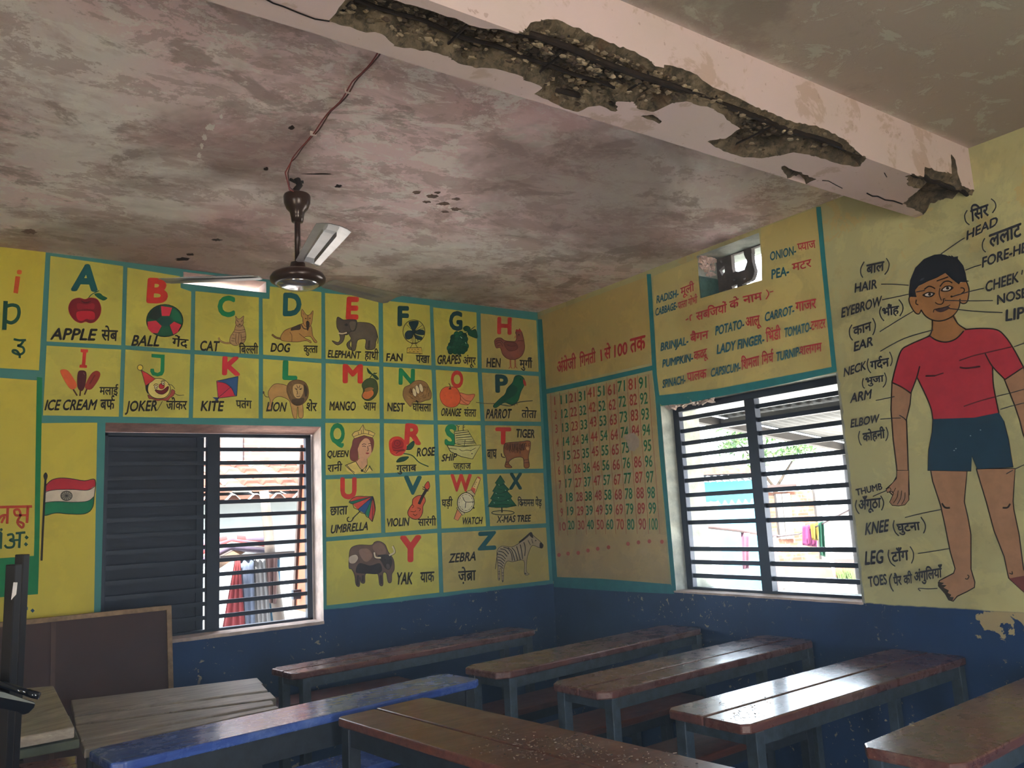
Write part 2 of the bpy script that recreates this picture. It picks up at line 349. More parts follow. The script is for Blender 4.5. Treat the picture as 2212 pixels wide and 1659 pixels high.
BEAM = build_beam()
def rubble():
    rnd = random.Random(17); q = DAMQ[0]; g = MB(); k = 0
    while k < 1100:
        x, s_ = rnd.uniform(-2.95, -1.0), rnd.uniform(.0, .30)
        X = np.array([x]); S = np.array([s_])
        if not inside(q, X, S)[0]: continue
        e = float(edge_near(q, X, S)[0][0]); dens = 1. if x < -1.75 else .35
        if e < .012 or rnd.random() > dens: continue
        k += 1; dep = min(.045, .006+e*.9); r = rnd.uniform(.0035, .010)
        c = Vector((x, BY0-min(s_, SW-.012), BZ+dep)) if s_ < SW else Vector((x, BY1+dep, BZ+s_-SW))
        g.cur = rnd.randrange(3); bb = bmesh.new()
        for _ in range(16): u_ = Vector((rnd.gauss(0, 1), rnd.gauss(0, 1), rnd.gauss(0, 1))).normalized()*r; bb.verts.new(c+Vector((u_.x*1.6, u_.y*1.2, u_.z*.6)))
        bmesh.ops.convex_hull(bb, input=bb.verts[:]); bb.verts.index_update(); g.add([v.co.copy() for v in bb.verts], [tuple(v.index for v in f.verts) for f in bb.faces]); bb.free()
    o = g.build('rubble', [M_SPALL, simple('pale_aggregate', (150, 134, 112), .95, 0, .3, 30, .2, .4), simple('dark_aggregate', (84, 70, 58), .95, 0, .3, 30, .2, .4)], BEAM); o['kind'] = 'stuff'
rubble()
M_RUST = simple('rusted_bar', (44, 34, 28), .8, .3, .35, 30, .3, .4)
for k, (y, z, xa, xb) in enumerate(((-3.178, 2.797, -3.1, -.93), (-2.975, 2.805, -2.9, -1.35), (-3.178, 2.797, -.52, -.005), (-3.07, 2.806, -2.95, -1.9))):
    pts = [(xa+(xb-xa)*i/24, y+.004*math.sin(i*1.3+k), z+.003*math.sin(i*.9+k)) for i in range(25)]
    MB().tube(pts, .010 if k != 3 else .006, 8).build('reinforcing_bar', M_RUST, BEAM)
for k in range(7):
    x = -2.9+k*.31
    MB().tube([(x, -3.186, 2.86), (x+.004, -3.182, 2.80), (x+.002, -3.15, 2.795), (x+.01, -2.96, 2.80)], .004, 6).build('stirrup', M_RUST, BEAM)
M_CRACK = simple('crack_shadow', (38, 30, 28), .95, 0, .1, 9, .1)
def ribbon(pts, wid):
    """flat 2-D ribbon polygons along a polyline; wid may taper to nothing at the ends"""
    out = []; n = len(pts); Lf = []; Rt = []
    for i in range(n):
        a = Vector(pts[max(i-1, 0)]); b = Vector(pts[min(i+1, n-1)]); t = b-a
        t = t.normalized() if t.length > 1e-9 else Vector((1, 0)); nn = Vector((-t.y, t.x)); ww = (wid(i/(n-1)) if callable(wid) else wid)/2
        p = Vector(pts[i]); Lf.append(p+nn*ww); Rt.append(p-nn*ww)
    return [[Lf[i], Rt[i], Rt[i+1], Lf[i+1]] for i in range(n-1)]
for pl, wd in (([(566,-6),(590,7),(612,14),(645,28),(680,41),(712,46)], 3.4), ([(1872,417),(1885,424),(1896,424),(1912,432),(1930,434),(1950,441)], 3), ([(1776,390),(1790,391),(1806,400),(1820,407)], 2), ([(1910,373),(1914,380),(1916,383)], 2)):
    m = MB()
    for q in ribbon(pl, wd): m.add([at_z(p.x, p.y, BZ-.0015) for p in q], [(0, 1, 2, 3)])
    m.build('crack', M_CRACK, BEAM)

# ---------------------------------------------------------------- windows
def window_right():
    m = MB(); x0, x1 = .105, .145; y0, y1, z0, z1 = RW
    m.box(x0, x1, y1-.048, y1, z0, z1).box(x0, x1, y0, y0+.045, z0, z1).box(x0, x1, y0, y1, z1-.04, z1).box(x0, x1, y0, y1, z0, z0+.02)
    W = tag(m.build('window_1', M_BARS, None, bevel=.003), 'iron framed barred window in the right wall, open to the street', kind='structure')
    MB().box(x0-.006, x1, -1.836, -1.766, z0+.02, z1-.04).build('mullion', M_BARS, W)
    for z in (2.033, 1.956, 1.879, 1.803, 1.728, 1.649, 1.56, 1.475, 1.394, 1.235, 1.157, 1.076):
        MB().box(.116, .130, y0+.03, y1-.03, z-.0125, z+.0125).build('window_bar', M_BARS, W)
    s = MB(); rnd = random.Random(3)                                  # rough sill and the crumbled plaster of the head
    pts = [(-.012+rnd.uniform(-.008, .006), y0+(y1-y0)*i/30) for i in range(31)]
    s.prism([(.2, y0)]+pts+[(.2, y1)], z0-.005, z0+.006).build('window_sill', M_REVEAL, W)
    g = MB()
    for k in range(46):
        c = Vector((.01+rnd.random()*.07, -1.24-rnd.random()*.36, 2.096+rnd.random()*.035)); r = .010+rnd.random()*.018
        vs = [c+Vector((rnd.gauss(0, 1), rnd.gauss(0, 1.5), rnd.gauss(0, .7))).normalized()*r for _ in range(8)]
        b = bmesh.new(); [b.verts.new(v) for v in vs]; bmesh.ops.convex_hull(b, input=b.verts[:]); b.verts.index_update()
        g.add([v.co for v in b.verts], [tuple(v.index for v in f.verts) for f in b.faces]); b.free()
    g.build('broken_plaster', M_REVEAL, W)
    for k in range(2):                                                # ragged plaster edge of the two jambs
        yy = (y1, y0)[k]; e = MB(); q = [(yy+(-1)**k*(.004+rnd.random()*.010), z0+(z1-z0)*i/40) for i in range(41)]
        e.add([(-.0015, yy+(-1)**k*(-.004), z0), *[(-.0015, a, b) for a, b in q], (-.0015, yy+(-1)**k*(-.004), z1)], [tuple(range(43))]).build('worn_edge', M_REVEAL2, W)
    return W
window_right()
def window_back():
    x0, x1, z0, z1 = BW; y0, y1 = .14, .18
    m = MB().box(x0, x0+.04, y0, y1, z0, 2.062).box(x1-.045, x1-.010, y0, y1, z0, 2.062).box(x0, x1-.01, y0, y1, 2.040, 2.062).box(x0, x1-.01, y0, y1, z0, z0+.02)
    W = tag(m.build('window_2', M_BARS, None, bevel=.003), 'iron barred window in the back wall, its left half shut', kind='structure')
    MB().box(-2.386, -2.315, y0-.006, y1, z0+.02, 2.045).build('mullion', M_BARS, W)
    for z in (1.969, 1.889, 1.808, 1.734, 1.659, 1.579, 1.493, 1.405, 1.325, 1.245, 1.164, 1.087, 1.009):
        MB().box(x0+.02, x1-.02, .152, .166, z-.0115, z+.0115).build('window_bar', M_BARS, W)
    MB().add([(x0, 0, z1), (x1, 0, z1), (x1, .14, 2.062), (x0, .14, 2.062), (x0, .14, z1+.01), (x1, .14, z1+.01)], [(0, 1, 2, 3), (3, 2, 5, 4), (0, 3, 4), (1, 5, 2)]).build('lintel', simple('pinkish_lintel_plaster', (178, 142, 132), .9, 0, .3, 9, .2, .5), W)
    rnd = random.Random(5); pts = [(x0+(x1-x0)*i/30, -.014+rnd.uniform(-.008, .006)) for i in range(31)]
    MB().prism([(x0, .2)]+pts+[(x1, .2)], z0-.012, z0+.006).build('window_sill', M_REVEAL, W)
    sh = MB().box(x0+.03, -2.39, .205, .222, z0+.015, 2.045).build('shutter', simple('dark_sheet_shutter', (38, 42, 56), .55, .1, .25, 5, .4), W)
    e = MB().box(-2.43, -2.39, .196, .205, z0+.015, 2.045).box(x0+.03, x0+.07, .196, .205, z0+.015, 2.045).box(x0+.07, -2.44, .196, .205, 1.50, 1.54)
    world_child(e.build('shutter_rail', M_STEEL), sh)
    # the other leaf stands open towards the lane
    zt_, zb_ = 2.04, z0+.03; b0, b1 = at_y(634, 1350, .62), at_y(654, 950, .62); a = Vector((-1.733, .20, 0)); Lh = .45
    def F(s, t, u):                        # the leaf hangs a little askew on its hinges
        e = b0.lerp(b1, (u-b0.z)/(b1.z-b0.z)); e = Vector((e.x, e.y, 0)); d = (e-a); n_ = Vector((-d.y, d.x, 0)).normalized()*.016
        return a+d*(s/Lh)+n_*t+Vector((0, 0, u))
    leaf = MB().loft([F(0, -1, z0+.03), F(Lh, -1, z0+.03), F(Lh, -1, 2.04), F(0, -1, 2.04)], [F(0, .2, z0+.03), F(Lh, .2, z0+.03), F(Lh, .2, 2.04), F(0, .2, 2.04)]).build('open_shutter', simple('orange_shutter_paint', (150, 78, 48), .6, 0, .15, 6), W)
    fr = MB()
    for s0, s1 in ((0, .05), (Lh-.06, Lh)): fr.loft([F(s0, .2, z0+.03), F(s1, .2, z0+.03), F(s1, .2, 2.04), F(s0, .2, 2.04)], [F(s0, 1.1, z0+.03), F(s1, 1.1, z0+.03), F(s1, 1.1, 2.04), F(s0, 1.1, 2.04)])
    world_child(fr.build('shutter_rail', simple('old_brown_wood', (70, 52, 42), .8, 0, .25, 8)), leaf)
    q = F(.30, 1.6, 1.06); world_child(MB().box(q.x-.03, q.x+.03, q.y-.02, q.y+.02, q.z-.03, q.z+.03).build('latch', M_STEEL, None, bevel=.004), leaf)
    return W
window_back()
# ---------------------------------------------------------------- broken ventilator block in the right wall
def vent_right():
    xp = .17; y0, y1, z0, z1 = RV
    T = lambda x, y: (lambda p: (p.y, p.z))(at_x(1480+x/8.295, 480+y/8.295, xp))
    holes = [[T(*p) for p in h] for h in (
        [(820,590),(1045,520),(1050,570),(1110,710),(1060,850),(950,890),(905,880),(860,900),(835,800)],
        [(1185,470),(1360,400),(1460,380),(1460,1040),(1370,1050),(1240,1075),(1035,1155),(1025,1110),(1195,1030),(1225,960),(1245,870),(1195,690)],
        [(830,1150),(935,1110),(930,1180),(850,1200)], [(610,860),(700,780),(715,880),(660,960)], [(620,690),(660,665),(665,720),(640,730)], [(650,1250),(740,1205),(735,1260),(670,1290)], [(860,1030),(900,1020),(895,1045),(870,1050)], [(1035,1005),(1090,995),(1080,1030),(1050,1030)])]
    ys = np.arange(y0, y1+.002, .0033); zs = np.arange(z0, z1+.002, .0033); Y, Z = np.meshgrid((ys[:-1]+ys[1:])/2, (zs[:-1]+zs[1:])/2, indexing='ij')
    ins = np.zeros(Y.shape, bool)
    for h in holes: ins |= inside(h, Y, Z)
    b = bmesh.new(); vv = {}
    def v(i, j):
        if (i, j) not in vv: vv[(i, j)] = b.verts.new((xp, ys[i], zs[j]))
        return vv[(i, j)]
    for i in range(Y.shape[0]):
        for j in range(Y.shape[1]):
            if not ins[i, j]: b.faces.new((v(i, j), v(i+1, j), v(i+1, j+1), v(i, j+1)))
    me = bpy.data.meshes.new('ventilator'); b.to_mesh(me); b.free()
    o = link('ventilator', me, None, [simple('sooty_ventilator_block', (92, 82, 76), .9, 0, .3, 12, .2, .4)])
    s = o.modifiers.new('thick', 'SOLIDIFY'); s.thickness = .03; s.offset = 1
    tag(o, 'broken dark ventilator block with jagged holes high in the right wall', 'ventilator')
    # crumbled plaster hanging in the corner
    rnd = random.Random(11); g = MB()
    for k in range(60):
        t = rnd.random(); c = Vector((.02+rnd.random()*.12, -1.603-rnd.random()*.018, 2.972-.14*t*rnd.random())); r = .008+rnd.random()*.022*(1-t*.5)
        vs = [c+Vector((rnd.gauss(0, 1), rnd.gauss(0, .6), rnd.gauss(0, 1))).normalized()*r for _ in range(8)]
        bb = bmesh.new(); [bb.verts.new(q) for q in vs]; bmesh.ops.convex_hull(bb, input=bb.verts[:]); bb.verts.index_update()
        g.add([q.co for q in bb.verts], [tuple(q.index for q in f.verts) for f in bb.faces]); bb.free()
    g.build('crumbled_plaster', simple('bare_pink_plaster', (206, 178, 166), .9, 0, .2, 20, .2, .5), o)
    e = MB().box(.0, .165, -1.606, -1.6005, 2.70, 2.85); e.build('jamb_paint', simple('worn_dark_green_paint', (64, 92, 84), .7, 0, .4, 18, .3, .3), o)
vent_right()
# ---------------------------------------------------------------- school desks and benches
def wood(name, base, dark, pale, rough=.38, worn=.35, ang=0., spec=.5, coat=.55):
    t = NT(name, rough, 0, spec); v = t.map((2.2, 26, 26), (0, 0, -ang)); g = t.noise(1.6, 6, .65, v, .3)
    c = t.mix(t.step(g, .3, .7), L(dark), L(base))
    n = t.noise(4.5, 6, .68); c = t.mix(t.math('MULTIPLY', t.step(n, .50, .68), worn), c, L(pale))
    s = t.noise(2.6, 5, .6, t.map((5, 60, 60), (0, 0, -ang)), .6); c = t.mix(t.math('MULTIPLY', t.step(s, .64, .70), .6), c, L(pale))
    sp = t.noise(70, 3); c = t.mix(t.math('MULTIPLY', t.step(sp, .68, .73), .6), c, L(tuple(x*.45 for x in dark)))
    t.put(t.b.inputs['Roughness'], t.math('ADD', t.math('MULTIPLY', t.noise(11, 6, .7), .36), rough-.14))
    t.bump(t.math('ADD', g, t.math('MULTIPLY', n, .6)), .09, .003); t.b.inputs['Coat Weight'].default_value = coat; t.b.inputs['Coat Roughness'].default_value = .14
    return t.col(c)
A7 = math.radians(7)
W_BROWN = wood('brown_varnished_wood', (116, 72, 65), (90, 54, 49), (166, 140, 126), .24, .35, A7, .5, .4)
W_BIG = wood('dark_brown_wood', (124, 76, 64), (94, 54, 46), (150, 126, 116), .34, .5, -1.48, .4, .15)
W_RED = wood('reddish_brown_wood', (112, 58, 42), (84, 42, 32), (140, 102, 86), .36, .25, A7, .5, .2)
W_BLUE = wood('blue_painted_wood', (72, 102, 182), (52, 76, 152), (140, 162, 206), .22, .3, A7, .5, .35)
W_GREY = wood('weathered_grey_wood', (166, 154, 140), (124, 112, 102), (198, 188, 176), .5, .4, -.2, .3, .1)
M_EDGE = simple('worn_brown_edge', (150, 100, 78), .5, 0, .25, 14, .4)
M_LEG = simple('chipped_blue_grey_iron', (62, 74, 86), .5, .15, .35, 22, .5, .1)
M_LEGD = simple('dark_iron', (44, 50, 60), .5, .2, .3, 22, .5)
def slab(m, x0, x1, y0, y1, z0, z1, ch0=0., ch1=0., side=0):
    """plank with clipped outer corners; side -1/+1: only that long edge is the outer one"""
    p = []
    p += [(x0+ch0, y0), (x1-ch1, y0), (x1, y0+ch1*.7)] if side <= 0 else [(x0, y0), (x1, y0)]
    p += [(x1, y1-ch1*.7), (x1-ch1, y1), (x0+ch0, y1), (x0, y1-ch0*.7)] if side >= 0 else [(x1, y1), (x0, y1)]
    if side <= 0: p += [(x0, y0+ch0*.7)]
    return m.prism(p, z0, z1)
def desk(name, c, Ln, wd, rot, H, wmat, label, cat, group=None, planks=(1.,), th=.032, apron=.045, lw=.044, ch=.035, lmat=None, inset=.07, stretcher=True):
    r = empty(name, (c[0], c[1], 0), label, cat, group, rot); lm = lmat or M_LEG
    x0, x1, y0, y1 = -Ln/2, Ln/2, -wd/2, wd/2; y = y0; tot = sum(planks); n = len(planks)
    for k, f in enumerate(planks):
        h = wd*f/tot; g = .0022 if n > 1 else 0
        side = 0 if n == 1 else (-1 if k == 0 else (1 if k == n-1 else 2)); m = MB(); dz = .0015*((k*7) % 3-1) if n > 1 else 0
        if side == 2: m.box(x0, x1, y+g, y+h-g, H-th+dz, H+dz)
        else: slab(m, x0, x1, y+(g if k else 0), y+h-(g if k < n-1 else 0), H-th+dz, H+dz, ch, ch, side)
        m.build('plank' if n > 1 else 'desktop' if 'desk' in name or 'table' in name else 'seat', wmat, r, bevel=.006, seg=2); y += h
    lx, ly = Ln/2-inset, wd/2-.022; zt = H-th
    for sx in (-1, 1):
        for sy in (-1, 1):
            MB().box(sx*lx-lw/2, sx*lx+lw/2, sy*ly-lw/2, sy*ly+lw/2, 0, zt).build('leg', lm, r, bevel=.003)
    for sy in (-1, 1): MB().box(-lx-lw/2, lx+lw/2, sy*(ly+.012)-.004, sy*(ly+.012)+.004, zt-apron, zt).build('side_rail', lm, r)
    for sx in (-1, 1): MB().box(sx*(lx+.012)-.004, sx*(lx+.012)+.004, -ly, ly, zt-apron, zt).build('end_rail', lm, r)
    if stretcher:
        for sx in (-1, 1): MB().box(sx*lx-.012, sx*lx+.012, -ly, ly, .12, .15).build('stretcher', lm, r)
    return r
def between(a, b): return ((a[0]+b[0])/2, (a[1]+b[1])/2), math.hypot(b[0]-a[0], b[1]-a[1]), math.atan2(b[1]-a[1], b[0]-a[0])
GD, GB = 'long school desks in rows', 'low benches behind the desks'
def desk_ab(name, a, b, wd, *args, **k):
    c, Ln, rot = between(a, b); return desk(name, c, Ln, wd, rot, *args, **k)
desk_ab('school_desk', (-2.25,-.70), (-.646,-.512), .262, .80, W_BROWN, 'brown plank desk nearest the alphabet wall, split lengthwise at its left end', 'desk', GD, planks=(.45, .55))
desk_ab('school_desk', (-1.59,-1.478), (-.035,-1.29), .295, .80, W_BROWN, 'brown desk second from the alphabet wall, far end touching the number chart wall', 'desk', GD, ch=.055)
desk_ab('school_desk', (-1.545,-2.108), (-.03,-2.012), .325, .80, W_BROWN, 'brown desk just below the barred right window, two planks with clipped corners', 'desk', GD, planks=(.42, .58), ch=.05)
d4 = desk_ab('school_desk', (-1.552,-2.797), (-.03,-2.748), .345, .80, W_BROWN, 'wide brown desk shining with window light and littered with crumbs', 'desk', GD, planks=(.5, .5), ch=.03)
desk_ab('school_desk', (-1.50,-3.475), (.0,-3.39), .285, .80, W_BROWN, 'brown desk cut off by the right edge of the photo, nearest the camera', 'desk', GD, ch=.04) if False else \
desk_ab('school_desk', (-1.50,-3.475), (-.03,-3.39), .285, .80, W_BROWN, 'brown desk at the lower right corner, cut off by the edge of the photo', 'desk', GD, ch=.04)
desk_ab('school_desk', (-3.215,-1.745), (-1.718,-1.535), .265, .80, W_BLUE, 'blue painted narrow desk shining in the light of the left window', 'desk', GD, apron=.085, lmat=M_LEGD)
desk_ab('school_table', (-2.245,-1.805), (-2.09,-3.30), .40, .80, W_BIG, 'wide dark brown table in front, strewn with crumbs, set crosswise to the desks', 'table', planks=(.42, .58), ch=.02, apron=.06, lmat=M_LEGD, lw=.05, th=.03)
desk('school_bench', (-1.95,-.215), 1.3, .25, 0.02, .56, W_RED, 'brown bench against the blue wall under the farthest desk', 'bench', GB, lmat=M_LEGD)
desk('school_bench', (-.74,-.86), 1.36, .27, A7, .47, W_RED, 'brown bench between the two desks farthest back', 'bench', GB, lmat=M_LEGD)
desk('school_bench', (-.78,-1.475), 1.14, .28, .06, .47, W_RED, 'reddish brown bench behind the desk under the right window', 'bench', GB, lmat=M_LEGD)
desk('school_bench', (-.78,-2.14), 1.14, .28, .035, .47, W_RED, 'brown bench behind the crumb littered desk', 'bench', GB, lmat=M_LEGD)
desk('school_bench', (-2.185,-1.265), .62, .265, .14, .47, W_BLUE, 'low blue bench seen under the blue desk, scattered with grit', 'bench', GB, lmat=M_LEGD, inset=.05)

def plank_table(name, quad, cuts, H, th, label, cat, mat, group=None, leg_in=.12):
    """a table of loose planks; quad = far-left, far-right, near-right, near-left; cuts = where the planks part, 0..1 from far to near"""
    a, b, c, d = [Vector((p[0], p[1], 0)) for p in quad]; o = (a+b+c+d)/4
    r = empty(name, (o.x, o.y, 0), label, cat, group); rnd = random.Random(len(cuts)*7+3); k = [0]+list(cuts)+[1]
    for i in range(len(k)-1):
        s, e = k[i]+.008, k[i+1]-.008; dz = rnd.uniform(-.004, .004); ex = rnd.uniform(-.008, .006)
        u = (b-a).normalized()
        P = [a.lerp(d, s)-o, b.lerp(c, s)+u*ex-o, b.lerp(c, e)+u*ex-o, a.lerp(d, e)-o]; n = 8; ring = []
        for j in range(n+1): q = P[0].lerp(P[1], j/n); ring.append((q.x, q.y+rnd.uniform(-.002, .002)))
        for j in range(n+1): q = P[2].lerp(P[3], j/n); ring.append((q.x, q.y+rnd.uniform(-.002, .002)))
        MB().prism(ring, H-th+dz, H+dz).build('plank', mat, r, bevel=.004)
    for p, q in ((a, c), (b, d), (c, a), (d, b)):
        v = p.lerp(q, leg_in)-o; MB().box(v.x-.022, v.x+.022, v.y-.022, v.y+.022, 0, H-th-.004).build('leg', M_LEGD, r)
    return r
plank_table('plank_desk', [(-3.156,-.61), (-2.397,-.779), (-2.485,-1.30), (-3.205,-1.135)], (.34, .70), .80, .03, 'weathered grey plank desk in the left corner, below the brown board', 'desk', W_GREY, 'weathered grey plank desks')
plank_table('plank_desk', [(-3.212,-1.165), (-2.515,-1.325), (-2.535,-1.475), (-3.235,-1.575)], (.36, .66), .797, .03, 'weathered grey plank desk with knot holes right behind the blue desk', 'desk', W_GREY, 'weathered grey plank desks')
plank_table('brown_desk', [(-3.85,-1.55), (-3.268,-1.665), (-3.30,-1.90), (-3.88,-1.85)], (.5,), .80, .03, 'brown desk end in the lower left corner beside the blue desk', 'desk', W_BROWN)
# the heap of loose desk boards at the far left
def board(name, px, zs, th, mat, label):
    t = [at_z(x, y, z) for (x, y), z in zip(px, zs)]; o = sum(t, Vector())/len(t)
    m = MB(); m.loft([p-o-Vector((0, 0, th)) for p in t], [p-o for p in t]); b = m.build(name, mat, None, bevel=.004); b.location = o
    return tag(b, label, 'board', 'loose boards heaped at the left edge')
board('loose_board', [(-60,1496), (116,1481), (161,1570), (-60,1612)], (.90, .92, .885, .86), .035, W_GREY, 'grey brown broken desktop leaning on the heap, its edge splintered')
board('loose_board', [(-60,1560), (150,1545), (172,1596), (-60,1640)], (.80, .835, .83, .80), .03, simple('greenish_old_board', (98, 100, 84), .8, 0, .3, 9), 'greenish grey board lying under the broken desktop')
sup = MB(); p = at_z(30, 1600, .7)
sup.box(-3.95, -3.40, -1.44, -.95, .73, .765).box(-3.45, -3.41, -1.42, -1.38, 0, .73).box(-3.45, -3.41, -1.0, -.96, 0, .73).box(-3.94, -3.9, -1.42, -1.38, 0, .73).box(-3.94, -3.9, -1.0, -.96, 0, .73)
tag(sup.build('low_table', simple('dark_old_wood', (62, 52, 46), .8, 0, .2, 8), None), 'dark low table carrying the loose boards', 'table')

# ---------------------------------------------------------------- brown board leaning below the left window
def brown_board():
    zt, zb, yt, yb, xl, xr = 1.118, .02, -.07, -.26, -3.95, -2.628
    r = empty('leaning_board', ((xl+xr)/2, yb, 0), 'brown writing board with a pale worn wooden edge leaning below the left window', 'board')
    F = lambda x, z, d: Vector((x, yb+(yt-yb)*(z-zb)/(zt-zb)-d, z))
    def bar(x0, x1, z0, z1, d0, d1): return MB().loft([F(x0, z0, d0), F(x1, z0, d0), F(x1, z1, d0), F(x0, z1, d0)], [F(x0, z0, d1), F(x1, z0, d1), F(x1, z1, d1), F(x0, z1, d1)])
    world_child(bar(xl+.02, xr-.02, zb+.02, zt-.02, 0, .012).build('panel', simple('dull_brown_board', (74, 54, 52), .7, 0, .12, 5)), r)
    fm = simple('worn_pale_wood', (150, 124, 98), .8, 0, .35, 16)
    for q in ((xl, xr, zt-.022, zt), (xl, xr, zb, zb+.025), (xr-.024, xr, zb, zt), (xl, xl+.024, zb, zt)): world_child(bar(*q, -.004, .026).build('board_edge', fm, None), r)
    world_child(bar(-3.185, -3.165, zb+.02, zt-.02, .012, .015).build('joint_strip', simple('board_joint', (92, 72, 66), .7), None), r)
brown_board()
# ---------------------------------------------------------------- dark uprights at the left edge
def stand():
    r = empty('metal_stand', (-3.86,-2.45, 0), 'two dark metal uprights at the left edge, a strip of white tape on one', 'stand')
    dk = simple('black_brown_metal', (34, 28, 28), .4, .3, .2, 10, .5)
    def post(top, bot, wpx, dist):
        def P(px, py, s): d = ray(px, py); return CAM+d*(dist/ d.dot(_fw))
        t0, t1 = P(top[0], top[1], 0), P(top[0]+wpx, top[1], 0); dirx = (t1-t0); b0 = P(bot[0], bot[1], 0)
        b0.z = 0; nrm = Vector((_fw.x, _fw.y, 0)).normalized()*.03
        return MB().loft([t0, t1, t1+nrm, t0+nrm], [b0, b0+dirx*1.25, b0+dirx*1.25+nrm, b0+nrm])
    p1 = post((32, 1198), (-28, 2300), 19, 2.25); p2 = post((12, 1220), (-46, 2350), 21, 2.15)
    world_child(p1.build('upright', dk, None, bevel=.002), r); world_child(p2.build('upright', dk, None, bevel=.002), r)
    def Q(px, py, dist): d = ray(px, py); return CAM+d*(dist/d.dot(_fw))
    world_child(MB().loft([Q(29, 1258, 2.14), Q(38, 1258, 2.14), Q(35, 1284, 2.14), Q(24, 1296, 2.14)], [Q(29, 1258, 2.12), Q(38, 1258, 2.12), Q(35, 1284, 2.12), Q(24, 1296, 2.12)]).build('tape_strip', simple('white_tape', (214, 208, 206), .6), None), r)
    c = Q(17, 1456, 2.2); world_child(MB().lathe([(.001,-.02), (.012,-.018), (.018,-.006), (.018,.006), (.012,.018), (.001,.02)], c, 20).build('knob', simple('black_rubber', (22, 24, 30), .4), None, True), r)
    gl = simple('glossy_black_plastic', (12, 16, 26), .12, 0, .1, 5, .7)
    a = MB().tube([Q(-30, 1467, 2.1), Q(4, 1478, 2.1), Q(40, 1490, 2.1), Q(62, 1497, 2.1)], .0085, 14).tube([Q(60, 1496, 2.1), Q(72, 1500, 2.1), Q(84, 1503, 2.1)], .0095, 14)
    world_child(a.build('arm', gl, None, True), r)
    pts = [(-30, 1480), (0, 1490), (40, 1506), (77, 1517), (74, 1528), (62, 1540), (50, 1545), (38, 1538), (0, 1530), (-30, 1524)]
    A = [Q(x, y, 2.08) for x, y in pts]; B = [Q(x, y, 2.13) for x, y in pts]
    world_child(MB().loft(A, B).build('guard_plate', gl, None, bevel=.006, seg=3), r)
    world_child(MB().loft([Q(-30, 1487, 2.078), Q(10, 1496, 2.078), Q(74, 1518, 2.078), Q(76, 1521, 2.078), Q(-30, 1500, 2.078)], [Q(-30, 1487, 2.08), Q(10, 1496, 2.08), Q(74, 1518, 2.08), Q(76, 1521, 2.08), Q(-30, 1500, 2.08)]).build('guard_trim', simple('scuffed_grey_plastic', (120, 124, 122), .35), None), r)
stand()
# ---------------------------------------------------------------- crumbs and husks
def crumbs(name, label, pxs, n, z, seed, cols):
    rnd = random.Random(seed); m = MB(); mats = [simple('crumb_%d' % i, c, .8) for i, c in enumerate(cols)]
    for k in range(n):
        (x, y), s = rnd.choice(pxs), 0; p = at_z(x+rnd.gauss(0, 1)*pxs_s[0], y+rnd.gauss(0, 1)*pxs_s[1], z)
        a = rnd.random()*6.3; l = rnd.choice((.001, .0013, .0016, .002, .003, .0055)); ww = .0007 if l > .005 else l*.65
        M = Matrix.Translation((p.x, p.y, z+.0006)) @ Matrix.Rotation(a, 4, 'Z'); m.cur = rnd.randrange(len(cols))
        m.box(-l, l, -ww, ww, -.0006, ww*.9, M)
    return tag(m.build(name, mats, None), label, 'crumbs', kind='stuff')
pxs_s = (26, 9)
crumbs('crumbs', 'chaff and crumbs scattered over the wide dark table', [(1080,1590), (1140,1610), (1190,1600), (1230,1625), (1270,1620), (1320,1635), (1370,1640), (1060,1620), (1150,1630), (1440,1650), (1250,1600)], 460, .8025, 4, [(150,126,106), (112,86,70), (62,50,44), (176,160,146)])
pxs_s = (12, 5)
crumbs('crumbs', 'dark crumbs on the left end of the shining desk', [(1590,1530), (1600,1545), (1580,1552), (1620,1525), (1570,1522), (1640,1540), (1660,1515), (1605,1522)], 70, .8025, 6, [(50,42,38), (80,62,52)])
pxs_s = (14, 6)
crumbs('grit', 'dark grit on the low blue bench', [(715,1645), (735,1640), (722,1652), (705,1655)], 60, .472, 8, [(50,44,40), (110,84,64)])
